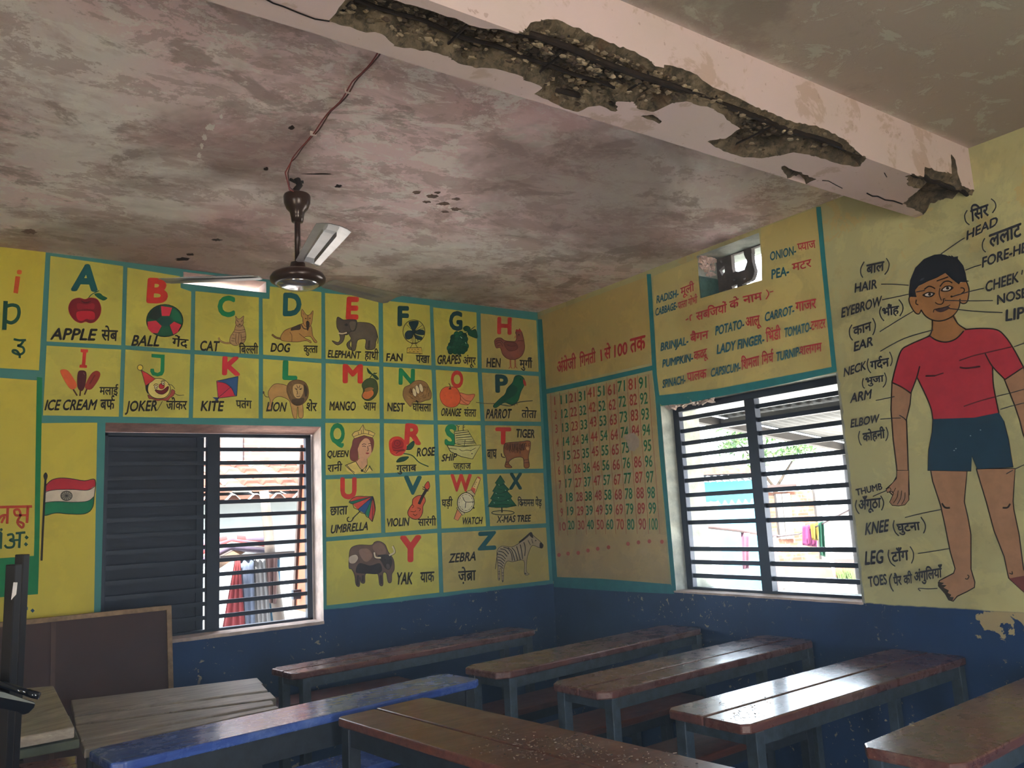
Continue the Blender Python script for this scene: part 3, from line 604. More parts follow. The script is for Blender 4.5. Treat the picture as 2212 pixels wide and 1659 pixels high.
# ---------------------------------------------------------------- ceiling fan and its wire
def fan():
    cx, cy = -2.454, -1.523; r = empty('ceiling_fan', (cx, cy, 3.), 'brown and silver three bladed ceiling fan hanging from a rod', 'fan')
    br = simple('dark_brown_enamel', (62, 44, 36), .28, .3, .12, 8, .6); al = simple('dull_aluminium_blade', (150, 146, 146), .30, .75, .18, 7, .5); cr = simple('polished_cap', (206, 204, 204), .16, .9, .05, 5, .6)
    dk = simple('fan_hook', (40, 32, 28), .7)
    world_child(MB().tube([(cx, cy, 3.), (cx+.012, cy, 2.97), (cx-.006, cy, 2.945), (cx, cy, 2.915)], .014, 10).tube([(cx-.03, cy, 2.99), (cx, cy+.01, 2.985), (cx+.03, cy, 2.99)], .007, 8).build('hook', dk, None, True), r)
    world_child(MB().lathe([(.02, 2.925), (.055, 2.923), (.058, 2.915), (.056, 2.885), (.046, 2.86), (.032, 2.845), (.028, 2.825), (.024, 2.80), (.012, 2.798)], (cx, cy, 0), 36).build('canopy', br, None, True), r)
    world_child(MB().tube([(cx, cy, 2.93), (cx, cy, 2.60)], .0125, 16).build('rod', br, None, True), r)
    mz = 2.545
    world_child(MB().lathe([(.012, .075), (.03, .07), (.034, .045), (.05, .036), (.085, .030), (.108, .018), (.117, .002), (.115, -.012), (.100, -.022), (.085, -.026)], (cx, cy, mz), 48).build('motor', br, None, True), r)
    world_child(MB().lathe([(.090, -.022), (.086, -.030), (.068, -.040), (.040, -.047), (.001, -.050)], (cx, cy, mz), 48).build('bottom_cap', cr, None, True), r)
    for a, tilt in FAN_ANGLES:
        M = Matrix.Translation((cx, cy, mz+.012)) @ Matrix.Rotation(a, 4, 'Z') @ Matrix.Rotation(math.radians(tilt), 4, 'Y') @ Matrix.Rotation(math.radians(-7), 4, 'X')
        n = 10; top = []; bot = []
        xs = [.16, .17]+[.17+(.555-.17)*i/n for i in range(1, n)]+[.555, .57]; hw = [.040, .050]+[.050+.018*i/n for i in range(1, n)]+[.066, .048]
        m = MB(); vs = []
        for x, h in zip(xs, hw):
            for f in (-1, -.5, -.32, .32, .5, 1): vs.append(M @ Vector((x, h*f, (.006*(1-f*f)) + (.005 if abs(f) < .4 and .20 < x < .5 else 0))))
        k = len(vs); vs += [v-(M.to_3x3() @ Vector((0, 0, .0022))) for v in vs]; fs = []
        for i in range(len(xs)-1):
            for j in range(5): q = (i*6+j, i*6+j+1, (i+1)*6+j+1, (i+1)*6+j); fs += [q, tuple(z+k for z in q)[::-1]]
        rim = [i*6 for i in range(len(xs))]+[(len(xs)-1)*6+j for j in range(1, 6)]+[i*6+5 for i in range(len(xs)-2, -1, -1)]+[j for j in range(4, 0, -1)]
        fs += [(rim[i], rim[(i+1) % len(rim)], rim[(i+1) % len(rim)]+k, rim[i]+k) for i in range(len(rim))]
        b = world_child(m.add(vs, fs).build('blade', al, None, False), r)
        h = MB().box(.08, .26, -.020, .020, -.004, 0, M)
        for sx, sy in ((.19, -.01), (.19, .012), (.235, 0)): h.lathe([(.006, -.008), (.006, -.004)], (sx, sy, 0), 8, M)
        world_child(h.build('blade_arm', cr, None), b)
FAN_ANGLES = ((math.radians(148), 0), (math.radians(263), -3), (math.radians(17), 0))
fan()
def wire():
    m = MB(); a, b = at_z(823, 108, 2.99), at_z(632, 345, 2.99)
    for k, off in enumerate((-.006, .006)):
        pts = []
        for i in range(25):
            p = a.lerp(b, i/24); pts.append((p.x+off*.6+.004*math.sin(i*.8+k), p.y+.004*math.sin(i*.5), 2.993-.006*abs(math.sin(i*math.pi/6))))
        pts += [(b.x-.002, b.y+.01, 2.985), (b.x-.004+off, b.y+.06, 2.955), (b.x+.03, b.y+.12, 2.915+off), (-2.462, -1.523-.02, 2.925)]
        m.cur = k; m.tube(pts, .0026, 8)
    o = m.build('fan_wire', [simple('red_wire_insulation', (150, 62, 62), .5), simple('brown_wire_insulation', (96, 58, 56), .5)], None, True)
    tag(o, 'red and brown electric wire pinned along the ceiling to the fan', 'wire')
    for t in (.32, .72):
        p = a.lerp(b, t); MB().box(p.x-.012, p.x+.012, p.y-.004, p.y+.004, 2.984, 3.0).build('wire_clip', simple('white_clip', (214, 200, 196), .6), o)
wire()
# ---------------------------------------------------------------- lettering
_tc = bpy.data.curves.new('lettering', 'FONT'); _to = bpy.data.objects.new('lettering', _tc); COL.objects.link(_to); _tc.resolution_u = 3
def _faces(s, bold):
    _tc.body = s; _tc.offset = bold; bpy.context.view_layer.update()
    ev = _to.evaluated_get(bpy.context.evaluated_depsgraph_get()); me = ev.to_mesh()
    r = [[(me.vertices[i].co.x, me.vertices[i].co.y) for i in p.vertices] for p in me.polygons]; ev.to_mesh_clear(); return r
_mx = lambda fs: max(x for f in fs for x, _ in f)
_gc = {}
def glyph(ch, bold):
    if (ch, bold) not in _gc:
        if ch == ' ': _gc[(ch, bold)] = ([], .26)
        else:
            fs = _faces(ch, bold); _gc[(ch, bold)] = (fs, _mx(_faces(ch+'\u0938', 0))-_mx(_faces('\u0938', 0)))
    return _gc[(ch, bold)]
def clipx(fs, xm):
    out = []
    for f in fs:
        q = []; n = len(f)
        for i in range(n):
            a, b = f[i], f[(i+1) % n]; ia, ib = a[0] <= xm, b[0] <= xm
            if ia: q.append(a)
            if ia != ib: t = (xm-a[0])/(b[0]-a[0]); q.append((xm, a[1]+t*(b[1]-a[1])))
        if len(q) > 2: out.append(q)
    return out
def layout(s, bold):
    """{x} = half form, ^ = repha hook over the letter before, ~ = rakara stroke under it"""
    pen = 0; out = []; i = 0
    while i < len(s):
        c = s[i]
        if c == '{':
            fs, adv = glyph(s[i+1], bold); xm = _mx(glyph(s[i+1], 0)[0])-.17; out += [[(x+pen, y) for x, y in f] for f in clipx(fs, xm)]; pen += xm; i += 3; continue
        if c == '^':
            p = pen-.20; out += [[tuple(v) for v in q] for q in ribbon([(p, .62), (p-.07, .74), (p-.02, .85), (p+.08, .87), (p+.14, .80)], .08+bold*2)]
        elif c == '~':
            p = pen-.14; out += [[tuple(v) for v in q] for q in ribbon([(p, .28), (p-.14, .14), (p-.30, .04)], .08+bold*2)]
        else:
            fs, adv = glyph(c, bold); out += [[(x+pen, y) for x, y in f] for f in fs]; pen += adv
        i += 1
    return out
CAPH = max(y for f in glyph('H', 0)[0] for _, y in f)
class Crop:
    """reads positions measured in an enlarged detail of the photograph"""
    def __init__(s, ox, oy, k, wall): s.o = (ox, oy); s.k = k; s.w = wall
    def px(s, p): return (s.o[0]+p[0]/s.k, s.o[1]+p[1]/s.k)
    def at(s, p, h): q = s.px(p); return s.w(q[0], q[1], h)
cA, cB, cC, cD = Crop(0, 500, 3.951, at_back), Crop(400, 560, 4.483, at_back), Crop(680, 620, 4.254, at_back), Crop(690, 890, 3.859, at_back)
cE = Crop(0, 880, 2.962, at_back); cP = Crop(0, 0, 1, at_back)
cV, cN, cT = Crop(1380, 440, 3.770, at_right), Crop(1160, 780, 3.319, at_right), Crop(1160, 560, 5.530, at_right)
cH, cI, cJ = Crop(1800, 420, 4.879, at_right), Crop(1780, 700, 4.609, at_right), Crop(1820, 1020, 5.184, at_right); cQ = Crop(0, 0, 1, at_right)
def smoothed(pts, closed=True, k=4):
    n = len(pts); out = []
    for i in range(n if closed else n-1):
        g = (lambda j: pts[j % n]) if closed else (lambda j: pts[max(0, min(n-1, j))])
        p0, p1, p2, p3 = g(i-1), g(i), g(i+1), g(i+2)
        for a in range(k):
            t = a/k; out.append(tuple(.5*(2*p1[d]+(p2[d]-p0[d])*t+(2*p0[d]-5*p1[d]+4*p2[d]-p3[d])*t*t+(3*p1[d]-p0[d]-3*p2[d]+p3[d])*t**3) for d in (0, 1)))
    if not closed: out.append(pts[-1])
    return out
class Pic:
    """flat brushwork on a wall: each stroke lies a hair above the one before"""
    def __init__(s, crop, h=.0022): s.c = crop; s.h = h; s.v = []; s.f = []; s.mi = []; s.mats = []
    def _m(s, c):
        if c not in s.mats: s.mats.append(c)
        return s.mats.index(c)
    def _face(s, c, pts):
        b = len(s.v); s.v += [s.c.at(p, s.h) for p in pts]; s.f.append(tuple(range(b, b+len(pts)))); s.mi.append(s._m(c))
    def up(s): s.h += .00018
    def use(s, crop): s.c = crop; return s
    def poly(s, c, pts, sm=True, ol=None, ow=6):
        q = smoothed(pts) if sm else list(pts); s._face(c, q); s.up()
        if ol: s.line(ol, ow, q+[q[0]], False)
        return s
    def line(s, c, w, pts, sm=True, taper=False):
        q = smoothed(pts, False) if sm and len(pts) > 2 else pts
        for r in ribbon(q, (lambda t: w*(1-.8*t)) if taper else w): s._face(c, [(p.x, p.y) for p in r])
        s.up(); return s
    def oval(s, c, cx, cy, rx, ry, rot=0, ol=None, ow=6, n=28):
        ca, sa = math.cos(rot), math.sin(rot)
        q = [(cx+rx*math.cos(t)*ca-ry*math.sin(t)*sa, cy+rx*math.cos(t)*sa+ry*math.sin(t)*ca) for t in [2*math.pi*i/n for i in range(n)]]
        return s.poly(c, q, False, ol, ow) if c else s.line(ol, ow, q+[q[0]], False)
    def lines(s, c, w, *ls):
        for l in ls: s.line(c, w, l)
        return s
    def text(s, c, t, P0, P1, P2, bold=.012):
        fs = layout(t, 0); hi = any('\u0900' <= ch <= '\u097f' for ch in t); ch = .622 if hi else CAPH
        x0 = min(x for f in fs for x, _ in f); x1 = max(x for f in fs for x, _ in f)
        a, b, d = Vector(P0), Vector(P1), Vector(P2); U, V = b-a, d-a
        k = bold*1.35; sh = [(0, 0)]+([(k*math.cos(i*math.pi/4), k*math.sin(i*math.pi/4)) for i in range(8)] if bold > .03 else [(k, 0), (-k, 0), (0, k), (0, -k)])
        for ex, ey in sh:                  # brush width: the same stroke laid down a little to each side
            for f in fs: s._face(c, [tuple(a+U*((x+ex-x0)/(x1-x0))+V*((y+ey)/ch)) for x, y in f])
            s.h += .00006
        s.up(); return s
    def build(s, name, parent):
        me = bpy.data.meshes.new(name); o = parent.location if parent else Vector()
        me.from_pydata([v-o for v in s.v], [], s.f); me.polygons.foreach_set('material_index', s.mi)
        n = Vector((0, -1, 0)) if s.c.w is at_back else Vector((-1, 0, 0))
        bm = bmesh.new(); bm.from_mesh(me)
        for f in bm.faces:
            if f.normal.dot(n) < 0: f.normal_flip()
        bm.to_mesh(me); bm.free()
        return link(name, me, parent, [paint(c) for c in s.mats])
RED, PNK, GRN, DGN, TEAL, INK, HRED = (214, 58, 44), (214, 52, 62), (22, 136, 84), (22, 80, 60), (20, 92, 96), (36, 30, 24), (186, 44, 50)
M_YEL = yellow_mat('yellow_wall_paint', (200, 192, 86), .30); M_YEL2 = yellow_mat('yellow_wall_paint_faded', (188, 172, 100), .36)
def field(pts, crop, name, label, cat, group, mat, h=.0015):
    """the painted ground of a panel: a thin coat lying on the wall"""
    v = [crop.at(p, h) for p in pts]; o = sum(v, Vector())/len(v); o = Vector((0 if crop.w is at_right else o.x, 0 if crop.w is at_back else o.y, o.z))
    r = empty(name, o, label, cat, group); me = bpy.data.meshes.new('ground_coat'); nn = len(v); n = Vector((0, 1, 0)) if crop.w is at_back else Vector((1, 0, 0))
    bk = [p+n*(h-.0004) for p in v]
    me.from_pydata([p-o for p in v+bk], [], [tuple(range(nn)), tuple(range(nn, 2*nn))[::-1]]+[(i, (i+1) % nn, nn+(i+1) % nn, nn+i) for i in range(nn)])
    bm = bmesh.new(); bm.from_mesh(me); bmesh.ops.recalc_face_normals(bm, faces=bm.faces[:]); bm.to_mesh(me); bm.free()
    link('ground_coat', me, r, [mat]); return r

# ---------------------------------------------------------------- the alphabet wall
VL = {0: [(104,538),(93.6,804),(88,905)], 1: [(272,560),(268,700),(261,905)], 2: [(419,630),(412,905)], 3: [(564,645),(563,905)], 4: [(699,629),(698.5,905)], 5: [(822,643),(824.6,909),(825,1027),(828,1165)],
      6: [(931.5,660),(941,916),(944,1021),(949,1146.5),(953,1279)], 7: [(1033,676),(1036,801),(1042.5,914),(1047,1019),(1054,1140)], 8: [(1162,690),(1168,808),(1173,915),(1178,1017),(1184,1135),(1191,1255)], 9: [(698,905),(700,1160),(701,1315)]}
HL = {1: [(94,742),(268,750.6),(415,760.7),(699,780),(934,794),(1167,808)], 2: [(91,902),(420,907.5),(700,909),(826,909.6),(941,912.7),(1169,915.7)], 3: [(700,1031),(825,1027),(944,1021),(1177,1017)],
      4: [(703,1165),(825,1155.6),(949,1146.5),(1182,1135)], 5: [(705,1312),(949,1285),(1190,1258)]}
def pl(L_, t, k):                       # the polyline's other coordinate at coordinate k = t
    L_ = sorted(L_, key=lambda p: p[k])
    for a, b in zip(L_[:-1], L_[1:]):
        if t <= b[k] or b is L_[-1]: return a[1-k]+(b[1-k]-a[1-k])*(t-a[k])/(b[k]-a[k])
def cross(vi, hj):
    x = VL[vi][0][0]
    for _ in range(6): y = pl(HL[hj], x, 0); x = pl(VL[vi], y, 1)
    return x, y
def cell(v0, v1, h0, h1, top=None, g=4.6):
    d, e = cross(v1, h1), cross(v0, h1)
    if top: return [(p[0], p[1]) for p in top]+[(d[0]-g, d[1]-g), (e[0]+g, e[1]-g)]
    a, b = cross(v0, h0), cross(v1, h0); return [(a[0]+g, a[1]+g), (b[0]-g, b[1]+g), (d[0]-g, d[1]-g), (e[0]+g, e[1]-g)]
G_AL = 'painted alphabet squares on the back wall'
def alpha(ch, pts, label, draw, letter, caps, mat=None):
    r = field(pts, cP, 'alphabet_panel', label, 'wall painting', G_AL, mat or M_YEL)
    c, col, P0, P1, P2 = letter; q = Pic(c, .0020)
    if callable(P0): P0(q)
    else: q.text(col, ch, P0, P1, P2, .034)
    q.build('letter', r)
    d = Pic(caps[0][0] if not draw[0] else draw[0], .0026); draw[1](d); d.build('picture', r)
    for i, (c, t, P0, P1, P2) in enumerate(caps):
        Pic(c, .0042).text(INK, t, P0, P1, P2, .022 if i == 0 else .016).build('lettering', r)
    return r
def d_apple(p):
    p.line(DGN, 7, [(748,578),(780,540),(845,506)]).poly((20,96,62), [(805,535),(850,528),(880,550),(916,570),(885,590),(850,578),(825,560)])
    p.poly((126,16,26), [(724,580),(770,567),(830,582),(862,650),(850,720),(810,770),(765,782),(730,770),(690,782),(640,762),(600,712),(584,650),(612,590),(670,568)], ol=(170,40,40), ow=4)
    p.poly((200,34,52), [(655,690),(730,680),(800,690),(808,745),(770,755),(735,748),(700,765),(660,750)]).poly((160,28,40), [(660,615),(730,625),(800,615),(800,665),(730,660),(665,668)]).poly((70,12,20), [(690,590),(730,604),(780,592),(750,612),(710,610)])
def d_ball(p):
    p.oval((34,92,62), 1405,762,155,137, ol=(30,28,22), ow=8)
    for q in ([(1372,636),(1468,652),(1445,722),(1380,722)], [(1258,770),(1330,762),(1378,808),(1345,870),(1295,866),(1262,830)], [(1447,800),(1485,770),(1545,798),(1515,862),(1478,880)]): p.poly((212,52,70), q, False)
    p.poly((36,46,40), [(1262,740),(1290,680),(1355,640),(1378,725),(1330,758)], False).poly((30,112,76), [(1478,655),(1530,700),(1556,780),(1485,762),(1450,728)], False).poly((30,72,66), [(1375,735),(1440,730),(1468,775),(1440,810),(1390,808),(1352,775)], False)
def d_ice(p):
    p.lines((92,52,30), 13, [(620,1340),(658,1402)], [(687,1352),(681,1405)], [(742,1342),(720,1394)])
    p.poly((232,104,54), [(513,1195),(535,1177),(575,1185),(612,1230),(655,1308),(635,1345),(595,1340),(545,1265)]).poly((84,24,28), [(664,1205),(700,1186),(736,1206),(730,1300),(706,1358),(676,1356),(658,1310)]).poly((160,56,40), [(788,1205),(828,1190),(856,1216),(835,1275),(782,1345),(740,1347),(725,1320),(755,1250)])
    p.line((150,110,110), 6, [(712,1205),(722,1225)]).line((120,34,30), 12, [(810,1225),(765,1300)])
def d_joker(p):
    p.lines(INK, 5, [(1480,1375),(1520,1398),(1570,1396)], [(1455,1400),(1475,1440)], [(1385,1450),(1340,1530)])
    p.poly((168,74,62), [(1262,1395),(1300,1420),(1350,1430),(1410,1425),(1450,1390),(1465,1350),(1492,1365),(1480,1400),(1450,1420),(1430,1445),(1380,1440),(1340,1445),(1300,1430),(1270,1425)], ol=(90,40,36), ow=4)
    p.poly((40,34,30), [(1245,1300),(1275,1285),(1270,1340),(1262,1385),(1242,1350)]).poly((226,208,120), [(1315,1260),(1380,1258),(1430,1290),(1452,1335),(1440,1385),(1400,1420),(1335,1425),(1285,1402),(1260,1358),(1272,1300)], ol=INK, ow=5)
    p.poly((206,60,54), [(1203,1182),(1260,1215),(1325,1260),(1290,1285),(1240,1318),(1222,1250)], False, ol=INK, ow=4).oval((226,200,70), 1195,1163,23,23, ol=INK, ow=5)
    p.poly((120,30,36), [(1322,1352),(1380,1358),(1434,1322),(1428,1362),(1388,1390),(1345,1382)], ol=INK, ow=4).oval((206,50,60), 1378,1322,24,24, ol=INK, ow=3)
    p.oval((236,226,190), 1330,1330,13,15, ol=INK, ow=5).oval((236,226,190), 1390,1297,13,15, ol=INK, ow=5).oval(INK, 1331,1332,5,6).oval(INK, 1391,1299,5,6).lines(INK, 5, [(1308,1318),(1325,1302),(1348,1308)], [(1370,1285),(1388,1272),(1408,1280)], [(1430,1310),(1462,1312),(1490,1345)])
def d_cat(p):
    tan, br = (186,150,104), (112,76,56)
    p.line(br, 17, [(445,812),(390,812),(340,792),(322,760)]).line(tan, 9, [(445,812),(390,812),(340,792),(322,762)])
    p.poly(tan, [(490,640),(475,690),(440,745),(430,800),(470,835),(510,832),(560,815),(586,765),(580,700),(558,640),(525,650)], ol=br, ow=5)
    p.poly(tan, [(487,552),(508,578),(535,574),(565,550),(560,590),(562,620),(540,652),(508,652),(486,622),(490,585)], ol=br, ow=5)
    p.lines(br, 5, [(480,685),(530,690),(580,680)], [(468,705),(520,712),(582,702)], [(455,730),(475,735)], [(448,765),(480,770)], [(445,790),(475,795)], [(490,720),(486,800),(500,820)], [(520,715),(512,800),(520,822)], [(548,760),(585,752)], [(550,785),(580,778)], [(536,720),(545,800)], [(492,590),(510,596)], [(540,596),(558,590)])
    p.lines((60,44,36), 5, [(500,602),(516,610)], [(536,610),(552,600)], [(518,625),(524,633),(532,625)], [(505,645),(525,638),(545,645)])
def d_dog(p):
    tan, br, dk = (190,142,76), (96,62,36), (78,64,52)
    p.line(br, 19, [(930,770),(880,760),(840,730)]).line((150,112,64), 11, [(930,770),(880,760),(842,732)])
    p.poly(tan, [(1130,625),(1040,660),(965,690),(925,745),(930,785),(1000,798),(1090,802),(1170,790),(1215,812),(1210,790),(1150,760),(1210,750),(1250,805),(1275,800),(1235,745),(1222,660),(1190,620)], ol=br, ow=5)
    p.poly(dk, [(1115,632),(1080,640),(1028,668),(1022,692),(1060,688),(1112,680)])
    p.poly(tan, [(1122,545),(1130,486),(1168,536),(1203,538),(1236,498),(1232,560),(1222,622),(1200,655),(1160,648),(1140,615),(1136,570)], ol=br, ow=5)
    p.poly((66,50,42), [(1168,612),(1182,596),(1200,612),(1202,645),(1186,695),(1172,660)]).line(dk, 10, [(1122,632),(1145,670),(1180,680)]).lines(br, 5, [(1030,800),(1030,740),(1010,705)], [(1150,760),(1100,720)]).oval(INK, 1165,575,7,5).oval(INK, 1206,573,7,5).line(br, 5, [(1186,545),(1184,590)])
    p.lines((150,108,70), 8, [(1136,520),(1150,540)], [(1225,520),(1214,540)])
def d_eleph(p):
    g, dk = (104,92,76), (44,36,32)
    p.line(dk, 6, [(1850,700),(1866,770),(1862,818)])
    p.poly(g, [(1590,690),(1650,620),(1720,612),(1790,624),(1835,660),(1858,740),(1846,800),(1828,870),(1745,868),(1748,780),(1690,776),(1662,800),(1645,880),(1610,882),(1612,820),(1605,790),(1590,830),(1612,875),(1580,868),(1562,820),(1605,772),(1585,730)], ol=dk, ow=5)
    p.poly((64,54,46), [(1772,790),(1790,786),(1785,866),(1765,866)], False).poly(g, [(1488,700),(1540,725),(1540,760),(1520,805),(1470,832),(1422,795),(1432,792),(1478,805),(1500,770)], ol=dk, ow=5)
    p.poly((86,74,62), [(1472,562),(1530,588),(1600,585),(1655,592),(1660,640),(1640,692),(1600,702),(1560,735),(1500,708),(1466,655)], ol=dk, ow=5).poly((112,100,84), [(1585,610),(1650,605),(1640,680),(1605,690)], ol=dk, ow=4)
    p.line((234,216,180), 12, [(1480,716),(1520,722),(1562,712)]).poly(dk, [(1540,635),(1562,622),(1575,640),(1555,650)])
def d_kite(p):
    p.poly((206,50,72), [(302,1180),(512,1135),(498,1325),(318,1346)], False).poly((52,92,142), [(302,1180),(512,1135),(498,1325),(478,1318),(448,1250),(392,1200),(340,1192)], False)
    p.lines((36,36,52), 5, [(302,1180),(512,1135)], [(512,1135),(498,1325)], [(498,1325),(318,1346)], [(318,1346),(302,1180)], [(315,1345),(442,1236)]).line((36,36,52), 4, [(306,1192),(370,1196),(440,1240),(478,1318)])
    p.poly((52,72,122), [(262,1335),(330,1342),(305,1372)], False).poly((52,72,122), [(285,1372),(305,1352),(325,1372)], False)
def d_lion(p):
    t, br = (196,150,88), (96,62,38)
    p.line(br, 7, [(812,1335),(778,1330),(758,1295)]).oval(br, 758,1292,9,14)
    p.poly(t, [(815,1260),(860,1212),(920,1208),(990,1230),(1060,1300),(1110,1380),(1135,1410),(1140,1525),(1100,1530),(1092,1440),(1084,1440),(1078,1535),(1046,1530),(1020,1420),(1000,1365),(920,1330),(860,1350),(832,1410),(830,1450),(782,1472),(822,1385),(802,1310)], ol=br, ow=5)
    p.poly((128,98,60), [(1000,1200),(1050,1172),(1110,1172),(1165,1200),(1192,1265),(1185,1340),(1140,1400),(1080,1418),(1030,1390),(995,1320),(980,1260)], ol=br, ow=5).poly((86,66,46), [(1030,1360),(1090,1350),(1150,1345),(1135,1400),(1080,1416),(1040,1395)]).poly((70,56,44), [(1150,1210),(1182,1260),(1178,1320),(1160,1330),(1150,1270)])
    p.poly((206,170,110), [(1045,1225),(1090,1208),(1140,1225),(1140,1290),(1115,1340),(1090,1348),(1062,1335),(1042,1290)]).lines(br, 6, [(1058,1248),(1085,1262)], [(1102,1262),(1130,1248)], [(1080,1270),(1084,1300),(1078,1312)], [(1075,1325),(1092,1332),(1110,1325)], [(1078,1222),(1088,1250)], [(1108,1222),(1098,1250)]).oval(INK, 1072,1262,7,4).oval(INK, 1116,1262,7,4).lines((150,118,70), 5, [(1010,1230),(1030,1300)], [(1000,1280),(1030,1345)], [(1030,1195),(1050,1225)])
def d_mango(p):
    p.poly((70,84,42), [(1724,1190),(1760,1160),(1810,1155),(1850,1182),(1866,1255),(1845,1322),(1795,1366),(1745,1366),(1710,1332),(1724,1275),(1710,1225)], ol=(40,44,24), ow=5).poly((204,112,52), [(1738,1280),(1780,1262),(1815,1275),(1820,1312),(1778,1350),(1735,1350),(1714,1322)]).poly((150,104,50), [(1740,1255),(1790,1240),(1825,1255),(1790,1275),(1745,1285)])
    p.line((40,60,34), 8, [(1780,1160),(1808,1120),(1835,1100)]).poly((30,70,46), [(1758,1050),(1790,1085),(1815,1118),(1780,1110),(1762,1085)]).poly((30,70,46), [(1808,1118),(1845,1122),(1874,1160),(1850,1168),(1825,1145)]).poly((30,70,46), [(1820,1108),(1858,1100),(1840,1115)])
def d_fan(p):
    br, bl = (70,50,22), (34,62,66)
    for q in ([(862,325),(900,312),(952,318),(940,365),(908,405),(874,365)], [(905,404),(850,402),(824,438),(842,482),(888,472),(908,430)], [(908,408),(960,392),(1002,400),(1002,440),(955,440),(920,428)], [(900,420),(930,440),(985,462),(972,488),(925,475)]): p.poly(bl, q)
    p.lines(br, 4, [(908,410),(840,345)], [(908,410),(985,350)], [(908,410),(830,460)], [(908,410),(1000,375)], [(908,410),(880,500)], [(908,410),(950,505)]).oval((24,44,48), 908,410,20,20).oval(None, 908,410,101,107, ol=br, ow=6)
    p.lines(br, 5, [(900,440),(895,520),(872,562)], [(920,440),(922,520),(942,558)], [(880,522),(940,520)]).poly((208,176,74), [(845,562),(975,558),(986,615),(842,606)], False, ol=br, ow=6).lines(br, 5, [(862,578),(870,578)], [(885,576),(895,576)], [(912,575),(922,575)], [(940,574),(952,574)], [(865,595),(875,595)], [(900,596),(912,596)], [(935,596),(948,596)])
def d_grapes(p):
    rnd = random.Random(2); pts = [(1300,435),(1340,432),(1372,450)]+[(1268,465),(1305,462),(1345,465),(1380,480)]+[(1262,500),(1298,495),(1335,498),(1372,510)]+[(1245,535),(1282,530),(1320,532),(1358,538),(1385,545)]+[(1232,565),(1268,563),(1305,566),(1342,568),(1374,572)]+[(1240,594),(1282,594),(1320,598),(1352,592)]
    for x, y in pts: g = rnd.uniform(.75, 1.25); p.oval((int(22*g), int(84*g), int(54*g)), x, y, 24, 27, ol=(12,46,30), ow=4, n=14)
    p.line((24,60,40), 7, [(1360,440),(1405,410),(1465,365)]).poly((26,84,52), [(1356,380),(1385,360),(1418,375),(1412,408),(1372,406)], ol=(14,50,32), ow=4).poly((26,84,52), [(1405,402),(1440,400),(1472,396),(1486,470),(1442,462),(1402,440)], ol=(14,50,32), ow=4).lines((200,220,200), 5, [(1330,460),(1345,475)], [(1375,510),(1382,525)])
def d_hen(p):
    c, dk = (146,84,66), (84,44,34)
    p.lines((178,94,60), 13, [(1795,655),(1797,735)], [(1838,655),(1840,735)]).lines((178,94,60), 8, [(1797,730),(1780,750)], [(1797,730),(1812,750)], [(1840,730),(1826,750)], [(1840,730),(1858,748)])
    p.poly(c, [(1648,500),(1670,472),(1710,470),(1742,492),(1800,500),(1842,496),(1852,450),(1842,420),(1858,400),(1890,402),(1912,460),(1926,560),(1900,630),(1845,665),(1775,662),(1725,622),(1702,560),(1665,560)], ol=dk, ow=5)
    p.poly((122,66,54), [(1738,510),(1835,512),(1862,560),(1822,586),(1770,580)], ol=dk, ow=4).poly((186,48,44), [(1842,410),(1850,388),(1868,396),(1878,380),(1890,398),(1900,412),(1870,408)]).poly((190,120,60), [(1846,440),(1826,468),(1850,470)], False).oval(INK, 1872,440,6,6).lines(dk, 5, [(1660,500),(1700,492),(1730,520)], [(1665,520),(1700,510),(1722,545)], [(1672,545),(1700,535)], [(1860,495),(1912,495)], [(1760,530),(1800,545),(1840,540)])
def d_nest(p):
    b, dk = (158,118,66), (92,64,34); rnd = random.Random(9)
    p.poly(b, [(808,985),(822,925),(870,900),(910,868),(965,858),(1020,880),(1050,930),(1070,980),(1060,1030),(1010,1045),(970,1060),(900,1060),(880,1100),(850,1070),(820,1030)], ol=dk, ow=5)
    for k in range(60):
        a = rnd.random()*6.28; r = rnd.uniform(.35, .9); x, y = 940+118*r*math.cos(a), 965+88*r*math.sin(a); t = a+1.57+rnd.uniform(-.5, .5); l = rnd.uniform(12, 26)
        p.line(rnd.choice([dk, (126,90,50), (186,146,88)]), 4, [(x-l*math.cos(t), y-l*.7*math.sin(t)), (x, y+4), (x+l*math.cos(t), y+l*.7*math.sin(t))])
    for x, y in ((906,970), (934,945), (967,930)): p.oval((232,214,170), x, y, 17, 40, -.25, ol=dk, ow=3)
def d_orange(p):
    p.poly((232,132,92), [(1325,975),(1400,990),(1467,986),(1450,1030),(1432,1050),(1408,1082),(1365,1080),(1322,1062)], ol=(150,60,36), ow=5).lines((150,60,36), 4, [(1330,985),(1380,1040),(1432,1050)], [(1325,1020),(1370,1062),(1408,1080)]).poly((232,98,46), [(1240,918),(1300,930),(1334,990),(1332,1050),(1295,1098),(1225,1104),(1170,1068),(1147,1005),(1160,950),(1198,920)], ol=(140,50,30), ow=5).line(INK, 7, [(1240,938),(1240,905),(1228,885)]).oval((90,60,26), 1240,936,14,7).oval((190,70,40), 1195,1000,4,4).oval((190,70,40), 1250,1020,4,4)
